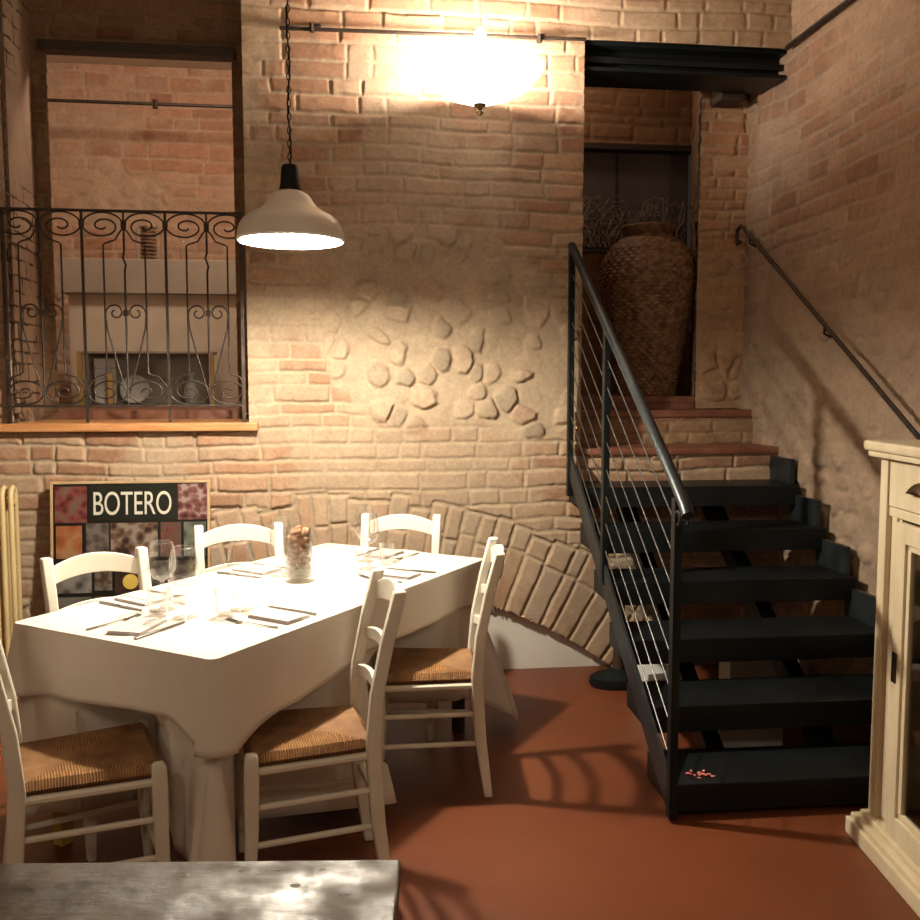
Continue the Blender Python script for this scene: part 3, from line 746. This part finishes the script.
tcu=bpy.data.curves.new('title','FONT'); tcu.body='BOTERO'; tcu.size=.165; tcu.extrude=.0008; tcu.align_x='LEFT'; tcu.space_character=.98
to=bpy.data.objects.new('title_tmp',tcu); col.objects.link(to)
bpy.context.view_layer.update()
dg=bpy.context.evaluated_depsgraph_get(); tm=bpy.data.meshes.new_from_object(to.evaluated_get(dg)); bpy.data.objects.remove(to)
xs=[q.co.x for q in tm.vertices]; ys=[q.co.y for q in tm.vertices]
tw,thh=max(xs)-min(xs),max(ys)-min(ys)
X0,X1,Z0,Z1=px2(94.5),px2(171),pz2(514),pz2(491)
for q in tm.vertices:
    x,y,z=q.co; q.co=(X0+(x-min(xs))/tw*(X1-X0),-.0205-z,Z0+(y-min(ys))/thh*(Z1-Z0))
tm.materials.clear(); tm.materials.append(M['pwhite'])
to=bpy.data.objects.new('title_lettering',tm); link(to,po)

# ---------------------------------------------------------------- chairs
def rush_chair():
    c=empty('rush_chair')
    cm=M['cream']
    # rear legs / posts, raked back
    for s in (-1,1):
        m=MB()
        prof=[(-.215,0),(-.185,.22),(-.172,.44),(-.185,.60),(-.218,.76),(-.255,.90)]
        hw=.0185
        # flat post: quad sections
        prev=None
        secs=[]
        for i,(y,z) in enumerate(prof):
            x=s*(.155+.012*(z/.9)); d=.021 if z<.5 else .019
            if i==0: d=.016
            secs.append([m.bm.verts.new((x+dx*hw,y+dy*d,z)) for dx,dy in ((-1,-1),(1,-1),(1,1),(-1,1))])
        for A,Bq in zip(secs,secs[1:]):
            for k in range(4): m.bm.faces.new((A[k],A[(k+1)%4],Bq[(k+1)%4],Bq[k]))
        m.bm.faces.new(secs[0][::-1]); m.bm.faces.new(secs[-1])
        o=m.build('rear_leg',cm,c,True,bev=.006)
        sb=o.modifiers.new('s','SUBSURF'); sb.levels=0; sb.render_levels=0
        o.modifiers.remove(sb)
        m=MB(); prof=[(.190,0,.013),(.186,.10,.016),(.180,.25,.019),(.178,.40,.021),(.178,.462,.019),(.178,.470,.012)]
        secs=[]
        for y,z,rr_ in prof:
            x=s*.187; secs.append([m.bm.verts.new((x+dx*rr_,y+dy*rr_,z)) for dx,dy in ((-1,-1),(1,-1),(1,1),(-1,1))])
        for A,Bq in zip(secs,secs[1:]):
            for k in range(4): m.bm.faces.new((A[k],A[(k+1)%4],Bq[(k+1)%4],Bq[k]))
        m.bm.faces.new(secs[0][::-1]); m.bm.faces.new(secs[-1])
        m.build('front_leg',cm,c,True,bev=.006)
    # curved slats
    def slat(z0,z1,arch,yc,bow,name):
        m=MB(); n=14; F=[];Bk=[]
        for i in range(n+1):
            t=-1+2*i/n; x=t*.155; y=yc-bow*(1-t*t)
            a=arch*(1-t*t)
            lo=(x,y,z0+a*.75); hi=(x,y,z1+a)
            F.append([m.bm.verts.new((lo[0],lo[1]+.008,lo[2])),m.bm.verts.new((hi[0],hi[1]+.008,hi[2])),m.bm.verts.new((hi[0],hi[1]-.008,hi[2])),m.bm.verts.new((lo[0],lo[1]-.008,lo[2]))])
        for A,Bq in zip(F,F[1:]):
            for k in range(4): m.bm.faces.new((A[k],A[(k+1)%4],Bq[(k+1)%4],Bq[k]))
        m.bm.faces.new(F[0][::-1]); m.bm.faces.new(F[-1])
        m.build(name,cm,c,True,bev=.003)
    slat(.800,.862,.035,-.250,.022,'top_rail')
    slat(.680,.715,.022,-.212,.020,'back_slat')
    slat(.560,.595,.022,-.183,.018,'back_slat')
    # rush seat pad
    m=MB(); n=20; g=[]
    def edge(u,v):
        hwid=.160+.033*(v+1)/2
        return (u*hwid,-.182+.375*(v+1)/2)
    top=[];bot=[]
    for i in range(n+1):
        rt=[];rb=[]
        for j in range(n+1):
            u=-1+2*i/n; v_=-1+2*j/n; x,y=edge(u,v_)
            e_=max(abs(u),abs(v_)); round_=max(0,1-((e_-.86)/.14)**2)**.5 if e_>.86 else 1
            dip=-.006*(1-u*u)*(1-v_*v_)+.006*(abs(abs(u)-abs(v_))<.08)*0
            zt=.442+.022*round_+dip; zb=.442-.020*round_
            rt.append(m.bm.verts.new((x,y,zt))); rb.append(m.bm.verts.new((x,y,zb)))
        top.append(rt);bot.append(rb)
    for i in range(n):
        for j in range(n):
            m.bm.faces.new((top[i][j],top[i+1][j],top[i+1][j+1],top[i][j+1]))
            m.bm.faces.new((bot[i][j],bot[i][j+1],bot[i+1][j+1],bot[i+1][j]))
    bmesh.ops.remove_doubles(m.bm,verts=m.bm.verts[:],dist=.0006)
    m.build('seat',M['rush'],c,True)
    m=MB(); 
    m.tube([(-.16,-.172,.415),(-.187,.178,.415)],.012,8); m.tube([(.16,-.172,.415),(.187,.178,.415)],.012,8)
    m.tube([(-.187,.178,.415),(.187,.178,.415)],.012,8); m.tube([(-.16,-.172,.415),(.16,-.172,.415)],.012,8)
    m.build('seat_frame',cm,c,True)
    for s in (-1,1):
        for z in (.20,.31):
            m=MB(); m.tube([(s*.158,-.19+.01*z,z),(s*.187,.182,z)],.0095,8); m.build('stretcher',cm,c,True)
    m=MB(); m.tube([(-.187,.182,.30),(.187,.182,.30)],.0095,8); m.build('stretcher',cm,c,True)
    m=MB(); m.tube([(-.187,.184,.17),(.187,.184,.17)],.0095,8); m.build('stretcher',cm,c,True)
    m=MB(); m.tube([(-.156,-.186,.26),(.156,-.186,.26)],.0095,8); m.build('stretcher',cm,c,True)
    return c
CH=[(-.125,2.76,99,'cream rush-seat chair in front of the right long side, nearer the camera'),
    (.304,3.385,85,'cream rush-seat chair at the right long side, farther from the camera and beside the arch'),
    (-.745,2.64,-71,'cream rush-seat chair at the near end of the table, at the left photo edge'),
    (-.755,3.175,-147,'cream chair behind the table in front of the framed poster, only its back showing'),
    (-.42,3.76,-171,'cream chair behind the table left of the cork-filled glass, only its back visible'),
    (.20,3.98,168,'cream chair at the far table end by the brick arch, only its back visible')]
proto=rush_chair(); chairs=[]
for i,(x,y,a,lb) in enumerate(CH):
    o=proto if i==0 else copy_tree(proto)
    o.location=(x,y,0); o.rotation_euler=(0,0,R(a)); tag(o,lb,'chair','rush-seat chairs round the set table'); chairs.append((x,y,R(a)))

# ---------------------------------------------------------------- dining table with two cloths
TC=Vector((-.229,3.447)); TU=Vector((.578,.816)); TV=Vector((.816,-.578))   # long axis, right-hand side
TL,TW=1.655,.835; TROT=math.atan2(TU.y,TU.x)
tb=empty('dining_table',(TC.x,TC.y,0),TROT,'long dining table hidden under the white cloths, set for six','table')
MB().box(-TL/2+.01,TL/2-.01,-TW/2+.01,TW/2-.01,.705,.738,.004).build('tabletop',M['ochre'],tb)
for sx_ in (-1,1):
    for sy_ in (-1,1):
        x=sx_*(TL/2-.09); y=sy_*(TW/2-.08)
        MB().box(x-.022,x+.022,y-.022,y+.022,0,.705,.004).build('leg',M['ochre'] if sx_<0 else M['darkwood'],tb)
def perim(n_long,n_short,rc=.02):
    pts=[]
    hl,hw=TL/2,TW/2
    C=[(-hl,-hw),(hl,-hw),(hl,hw),(-hl,hw)]      # local x along TU, local y = left (perp)
    cnt=[n_long,n_short,n_long,n_short]
    for k in range(4):
        a=Vector(C[k]);b_=Vector(C[(k+1)%4]); d=(b_-a).normalized(); nr=Vector((d.y,-d.x))
        pd=(Vector(C[k])-Vector(C[k-1])).normalized(); pn=Vector((pd.y,-pd.x))
        # corner fan
        for j in range(9):
            t=j/8; nn=(pn*(1-t)+nr*t).normalized(); base=a+(pn*-1-nr)*0
            pts.append((a-(pn+nr)*rc+nn*rc*1.0,nn,1.0,k,0.0))
        for j in range(1,cnt[k]):
            t=j/cnt[k]; q=a+(b_-a)*t
            dist=min(t,1-t)*(b_-a).length
            pts.append((q,nr,max(0,1-dist/.16),k,t))
    return pts
def clear(P,zmax=.50):
    """push cloth clear of the chair seats"""
    for (cx,cy,a) in chairs:
        dx,dy=P.x-cx,P.y-cy; c_,s_=math.cos(-a),math.sin(-a)
        lx,ly=dx*c_-dy*s_,dx*s_+dy*c_
        kz=min(1,max(0,(.60-P.z)/.10)); kx=min(1,max(0,(.31-abs(lx))/.08))
        if kz>0 and kx>0 and -.30<ly<.225:
            ly2=ly+(.225-ly)*kz*kx; ca,sa=math.cos(a),math.sin(a)
            P=Vector((cx+lx*ca-ly2*sa,cy+lx*sa+ly2*ca,P.z))
    return P
nsz=Noise(77)
def nf(x,y): return float(nsz.f(np.array([x]),np.array([y]),3,1.)[0])
def drape(name,ztop,hemf,outf,foldf,rows,label,clr,thick=.0015,mt=None):
    m=MB(); per=perim(90,46); n=len(per); rings=[]
    loc=lambda x,y,z: Vector((x,y,z))
    s=0; S_=[0]
    for i in range(1,n): S_.append(S_[-1]+(per[i][0]-per[i-1][0]).length+.004)
    top=[]
    for r in range(rows+1):
        ring=[]
        for i,(q,nn,cn,k,t) in enumerate(per):
            hem=hemf(k,t,cn,S_[i]); f=r/rows
            z=ztop-(ztop-hem)*f
            drop=ztop-z
            o_=.004+outf(k,t,cn,drop)+foldf(k,t,cn,S_[i],drop)
            if r==0: o_-=.004
            x,y=q.x+nn.x*o_,q.y+nn.y*o_
            W=TC+TU*x+Vector((-TU.y,TU.x))*y
            P=Vector((W.x,W.y,z))
            if clr: P=clear(P)
            ring.append(m.bm.verts.new(P))
        rings.append(ring)
    for A,Bq in zip(rings,rings[1:]):
        for k in range(n): m.bm.faces.new((A[k],A[(k+1)%n],Bq[(k+1)%n],Bq[k]))
    m.bm.faces.new(rings[0])
    o=m.build(name,mt or M['cloth'],None,True)
    md=o.modifiers.new('t','SOLIDIFY'); md.thickness=thick; md.offset=1
    tag(o,label,'tablecloth'); return o
# sides: k=0 right long side (near corner t=0), k=1 far end, k=2 left long side, k=3 near end (t=1 is the near right corner)
def hem1(k,t,cn,s):
    base=.20+.02*math.sin(s*9)
    base-=.13*cn**1.2
    if k==0: base-=.15*math.exp(-((t-.44)/.07)**2)
    return max(base,.035)
def out1(k,t,cn,drop):
    if drop<.2: return -.012+.03*drop
    g=max(0,drop-.25)/.5
    o=-.006+.03*(drop-.2)+.06*cn*g
    if k==0: o+=.13*g*math.exp(-((t-.44)/.06)**2)+.10*g*math.exp(-((t-.97)/.06)**2)
    if k==1: o+=.10*g*math.exp(-((t-.0)/.1)**2)
    return o
def fold1(k,t,cn,s,drop):
    g=min(1,max(0,drop-.22)/.3)
    return g*(.016*math.sin(s*26+2*math.sin(s*5))+.012*math.sin(s*47+1))
drape('tablecloth',.7405,hem1,out1,fold1,16,'long white under cloth reaching almost to the floor around the set table',True)
def hem2(k,t,cn,s):
    d=.19+.012*math.sin(s*6)
    if k==0: d=.165+.09*max(0,1-t*TL/.75)
    c_=cn**1.1
    if k==3: d+=.065*c_*(1 if t>.5 else .7)
    elif k in (1,2): d+=.06*c_
    elif t>.5: d+=.07*c_
    return .747-d
def out2(k,t,cn,drop): return .004+.06*drop+.16*cn*max(0,drop-.03)
def fold2(k,t,cn,s,drop): return drop*(.030*math.sin(s*11+1.5*math.sin(s*3))+.010*math.sin(s*31))
drape('tablecloth',.747,hem2,out2,fold2,12,'short white top cloth with pointed corners lying over the longer cloth',False)
ZTB=.7488

# ---------------------------------------------------------------- tableware
def TP(along,across,z=ZTB):      # along from near end (m), across from the right long edge (m)
    x=along-TL/2; y=across-TW/2
    W=TC+TU*x+Vector((-TU.y,TU.x))*y; return (W.x,W.y,z)
def wine():
    g=empty('wine_glass'); g.scale=(1.15,1.15,1.12)
    m=MB(); m.lathe([(0,.002),(.034,.001),(.034,.003),(.010,.008),(.0045,.014),(.004,.05),(.004,.085),(.008,.092)],28); m.build('stem_and_foot',M['glass'],g,True)
    pr_=[(.008,.092),(.026,.100),(.037,.122),(.040,.145),(.037,.175),(.031,.205)]
    m=MB(); m.lathe(pr_,28); m.lathe([(.031,.205),(.0325,.206),(.031,.207)],28); m.build('bowl',M['glass'],g,True)
    return g
def tumbler():
    g=empty('water_tumbler')
    m=MB(); m.lathe([(0,.001),(.029,.001),(.034,.088),(.0345,.09),(.033,.09),(.0285,.012),(0,.012)],28); m.build('glass_wall',M['glass'],g,True)
    return g
def fork():
    g=empty('fork')
    m=MB(); m.tube([(0,-.095,.003),(0,-.04,.004),(0,.02,.006),(0,.045,.005)],[.006,.0045,.003,.004],8,flat=.4); m.build('handle',M['steel'],g,True)
    m=MB(); m.box(-.012,.012,.045,.062,.003,.0055,.001)
    for k in range(4): m.tube([(-.0105+.007*k,.06,.004),(-.0105+.007*k,.085,.007),(-.0105+.007*k,.10,.010)],.0016,5)
    m.build('tines',M['steel'],g,True); return g
def knife():
    g=empty('table_knife')
    m=MB(); m.tube([(0,-.10,.004),(0,-.05,.0045),(0,.0,.0045)],[.007,.0075,.0055],8,flat=.5); m.build('handle',M['steel'],g,True)
    m=MB(); m.prism([(-.008,0),(.008,0),(.009,.06),(.004,.11),(-.005,.118),(-.008,.06)],.0022,.0040,'z'); m.build('blade',M['steel'],g); return g
def napkin():
    g=empty('folded_napkin')
    m=MB(); m.box(-.055,.055,-.085,.085,0,.003,.0013); m.box(-.053,.055,-.083,.085,.0031,.006,.0013); m.box(-.051,.055,-.081,.083,.0061,.009,.0014)
    m.build('folded_cloth',M['napkin'],g); 
    m=MB(); m.box(-.055,.02,-.086,.084,.0091,.0112,.001); m.build('top_fold',M['napkin'],g); return g
PR={'wine_glass':wine(),'water_tumbler':tumbler(),'fork':fork(),'table_knife':knife(),'folded_napkin':napkin()}
used=set()
def put(kind,loc,rz,label,cat,group):
    o=PR[kind] if kind not in used else copy_tree(PR[kind]); used.add(kind)
    o.location=loc; o.rotation_euler=(0,0,rz); tag(o,label,cat,group); return o
# setting: (along, across, facing angle in table frame, jitter, place words)
SETS=[(.10,.44,0,'at the near end of the table'),
      (.44,.11,90,'on the right side by the nearer chair'),
      (1.18,.11,90,'on the right side by the farther chair'),
      (.40,.73,-90,'on the left side near the poster'),
      (.98,.73,-90,'on the left side behind the cork glass'),
      (1.555,.42,180,'at the far end of the table')]
random.seed(5)
for i,(al,ac,an,wd) in enumerate(SETS):
    a=R(an)+random.uniform(-.06,.06); rzz=TROT+a-PI/2      # local +y points towards table centre
    bx,by,bz=TP(al,ac)
    def L(x,y,z=ZTB):
        c_,s_=math.cos(rzz),math.sin(rzz); return (bx+x*c_-y*s_,by+x*s_+y*c_,z)
    j=lambda s=.008: random.uniform(-s,s)
    put('folded_napkin',L(j(),.03+j(),ZTB+.0005),rzz+j(.1)+(R(12) if i==0 else 0),'folded pale napkin '+wd,'napkin','napkins on the set table')
    put('fork',L(-.105+j(),.03+j()),rzz+j(.12),'steel fork lying left of the napkin '+wd,'fork','forks on the set table')
    put('table_knife',L(.095+j(),.03+j()),rzz+j(.12),'steel knife lying right of the napkin '+wd,'knife','knives on the set table')
    gx={0:.04,1:.02,2:.04,3:.06,4:.04,5:-.02}[i]
    put('wine_glass',L(gx+j(),.20+j()),0,'stemmed clear wine glass '+wd,'wine glass','wine glasses on the set table')
    put('water_tumbler',L(gx-.085+j(),.175+j()),0,'clear water tumbler '+wd,'tumbler','tumblers on the set table')

# cork-filled glass in the centre
KX,KY=-.182,3.515
k_=empty('cork_glass',(KX,KY,ZTB+.0006),0,'tall clear glass filled with wine corks standing mid-table','vase')
m=MB(); m.lathe([(0,0),(.050,0),(.0515,.004),(.0515,.205),(.0495,.205),(.0495,.018),(0,.018)],40); m.build('glass_wall',M['glass'],k_,True)
m=MB(); m.lathe([(0,.020),(.0485,.020),(.0485,.052),(.02,.056),(0,.054)],32); tag(m.build('gravel_layer',M['corkend'],k_,True),'grey-green gravel layer')
m=MB(); m.lathe([(0,-.021),(.0095,-.021),(.011,-.019),(.0105,0),(.011,.019),(.0095,.021),(0,.021)],14)
ck=m.build('wine_cork',M['cork'],None,True); random.seed(21); first=True
lay=0
for z in np.linspace(.066,.190,7):
    nC=5
    for q in range(nC):
        if z>.185 and q>3: continue
        a=2*PI*q/nC+z*23+random.uniform(-.2,.2); rad=.031 if nC>1 else 0
        o=ck if first else ck.copy()
        if not first: col.objects.link(o)
        first=False
        o.location=(KX+rad*math.cos(a),KY+rad*math.sin(a),ZTB+z+random.uniform(-.004,.004))
        o.rotation_euler=(R(90)+random.uniform(-.5,.5),0,a+random.uniform(-.4,.4))
        tag(o,'brown wine cork piled inside the tall glass mid-table','cork','wine corks in the tall glass')

# ---------------------------------------------------------------- foreground table
fa=R(-6.0)
ft=empty('worn_wooden_table',(.08,1.402,0),fa,'worn grey-brown wooden table in the foreground, cut off by the bottom photo edge','table')
MB().box(-1.7,0,-.80,0,.718,.75,.004).build('tabletop',M['oldwood'],ft)
MB().box(-1.64,-.06,-.74,-.06,.62,.717,.003).build('apron',M['darkwood'],ft)
for x in (-1.62,-.11):
    for y in (-.72,-.11): MB().box(x,x+.055,y,y+.055,0,.62,.004).build('leg',M['darkwood'],ft)
m=MB(); random.seed(9)
for (x,y,s_) in ((-.155,-.075,.006),(-.19,-.03,.004),(-.12,-.03,.004),(-.085,-.10,.003),(-.075,-.10,.003),(-.245,-.03,.003)):
    m.lathe([(0,.0003),(s_,.0002),(s_*1.1,-.001)],12,c=(x,y,.7503),sx=1.3,sy=.8)
m.build('knot_holes',M['darkwood'],ft)

# ---------------------------------------------------------------- cream glazed cabinet
# local frame: x = into depth of the cabinet (towards the right wall), y along the front, 0 = far corner, negative = nearer the camera
ca=-math.atan2(.129,.992)
cb=empty('glazed_cabinet',(1.700,2.745,0),ca,'cream painted cabinet with glass doors and drawers at the right photo edge','cabinet')
CWd,CD,CHt=1.10,.42,1.325; cm=M['cabinet']
MB().box(-.052,CD+.0,-CWd-.05,.052,0,.055,.006).box(-.040,CD,-CWd-.04,.040,.055,.075,.006).box(-.018,CD,-CWd-.018,.018,.075,.095,.006).build('plinth',cm,cb)
MB().box(-.044,CD+.01,-CWd-.05,.036,CHt-.036,CHt-.004,.010).box(-.03,CD,-CWd-.03,.03,CHt-.056,CHt-.036,.006).build('top_board',cm,cb)
for y0 in (-.050,-CWd): MB().box(0,.045,y0,y0+.05,.095,CHt-.056,.003).build('corner_stile',cm,cb)
for y0 in (-.118,-CWd+.05):
    m=MB(); m.box(.018,.045,y0,y0+.068,.095,1.105,.002); m.box(.010,.03,y0+.016,y0+.05,.11,1.09,.006); m.build('pilaster_panel',cm,cb)
MB().box(.008,.045,-CWd+.05,-.05,1.085,1.115,.005).build('rail',cm,cb)
MB().box(CD-.015,CD-.0,-CWd,0,.09,CHt-.05).build('back',M['cabin'],cb)
for y0 in (-.018,-CWd): MB().box(.02,CD-.01,y0,y0+.018,.09,CHt-.05).build('side_panel',cm,cb)
MB().box(.045,CD-.015,-CWd+.02,-.02,1.075,1.09).build('shelf',M['cabin'],cb)
MB().box(.045,CD-.015,-CWd+.02,-.02,.60,.615).build('shelf',M['cabin'],cb)
MB().box(.02,CD-.015,-CWd+.02,-.02,.092,.105).build('bottom',M['cabin'],cb)
half=CWd/2
for k,(ya,yb) in enumerate(((-.056,-half+.006),(-half-.006,-CWd+.056))):
    d_=MB().box(.004,.03,yb,ya,1.118,1.262,.003).build('drawer',cm,cb)
    yc=(ya+yb)/2 + (.05 if k==0 else 0)
    m=MB()
    n=12
    for s0 in range(1):
        vs=[]
        for i in range(n+1):
            a=PI*i/n
            vs.append([m.bm.verts.new((.004-.022*math.sin(b__),yc+.045*math.cos(a)*(1),1.175+.035*math.sin(a)*math.cos(b__))) for b__ in np.linspace(0,PI/2,6)])
        for A,Bq in zip(vs,vs[1:]):
            for q in range(5): m.bm.faces.new((A[q],A[q+1],Bq[q+1],Bq[q]))
    o=m.build('cup_pull',M['brass'],d_,True); md=o.modifiers.new('t','SOLIDIFY'); md.thickness=.003
for k,(ya,yb) in enumerate(((-.134,-half+.004),(-half-.004,-CWd+.134))):
    d_=MB().box(-.006,.018,ya-.060,ya,.10,1.078,.003).box(-.006,.018,yb,yb+.060,.10,1.078,.003).box(-.006,.018,yb+.058,ya-.058,1.018,1.078,.003).box(-.006,.018,yb+.058,ya-.058,.10,.165,.003).build('door',cm,cb)
    m=MB()
    m.prism([(-.004,0),(.016,0),(.016,.022)],0,1) if False else None
    m.box(.002,.018,ya-.082,ya-.060,.165,1.018,.004).box(.002,.018,yb+.060,yb+.082,.165,1.018,.004).box(.002,.018,yb+.06,ya-.06,.998,1.018,.004).box(.002,.018,yb+.06,ya-.06,.165,.185,.004)
    m.build('glazing_bead',cm,d_)
    MB().box(.010,.013,yb+.07,ya-.07,.17,1.01).build('glass_pane',M['pane'],d_)
    ky=ya-.018 if k==0 else yb+.018
    MB().box(-.0085,-.005,ky-.018,ky+.012,.58,.675,.001).build('keyhole_plate',M['brass'],d_)

# ---------------------------------------------------------------- lights
def light(name,kind,loc,power,colr,size=.1,rot=None,spot=None,blend=.5):
    l=bpy.data.lights.new(name,kind); l.energy=power; l.color=colr
    if kind=='AREA': l.size=size
    else: l.shadow_soft_size=size
    if kind=='SPOT': l.spot_size=R(spot); l.spot_blend=blend
    o=bpy.data.objects.new(name,l); o.location=loc
    if rot: o.rotation_euler=rot
    col.objects.link(o); return o
WARM=(1,.83,.64); W2c=(1,.78,.60)
light('pendant_light','POINT',(PX,PY,ZR+.045),222,(1,.90,.73),.040)
light('bowl_light','POINT',(BX,BYY+.05,BZ+.07),85,(1,.85,.70),.06)
light('room_lamp','POINT',(-1.3,.3,2.5),27,WARM,.12)
light('room_lamp','POINT',(1.2,-.9,2.7),37,WARM,.12)
light('lobby_lamp','POINT',(-.9,5.45,3.7),85,W2c,.12)
light('passage_lamp','POINT',(1.2,5.4,3.5),7,W2c,.1)

wd=bpy.data.worlds.new('world'); bpy.context.scene.world=wd; wd.use_nodes=True
wd.node_tree.nodes['Background'].inputs[0].default_value=(1,.8,.6,1); wd.node_tree.nodes['Background'].inputs[1].default_value=.02

# ---------------------------------------------------------------- camera
cd=bpy.data.cameras.new('camera'); cam=bpy.data.objects.new('camera',cd); col.objects.link(cam)
cd.sensor_width=36; cd.lens=36; cd.clip_start=.05
cam.location=(0,0,1.5); cam.rotation_euler=(R(90-4.722),0,R(-7.1))
sc=bpy.context.scene; sc.camera=cam
sc.view_settings.view_transform='Standard'; sc.view_settings.look='None'; sc.view_settings.gamma=1; sc.view_settings.exposure=0
sc.view_settings.use_curve_mapping=False
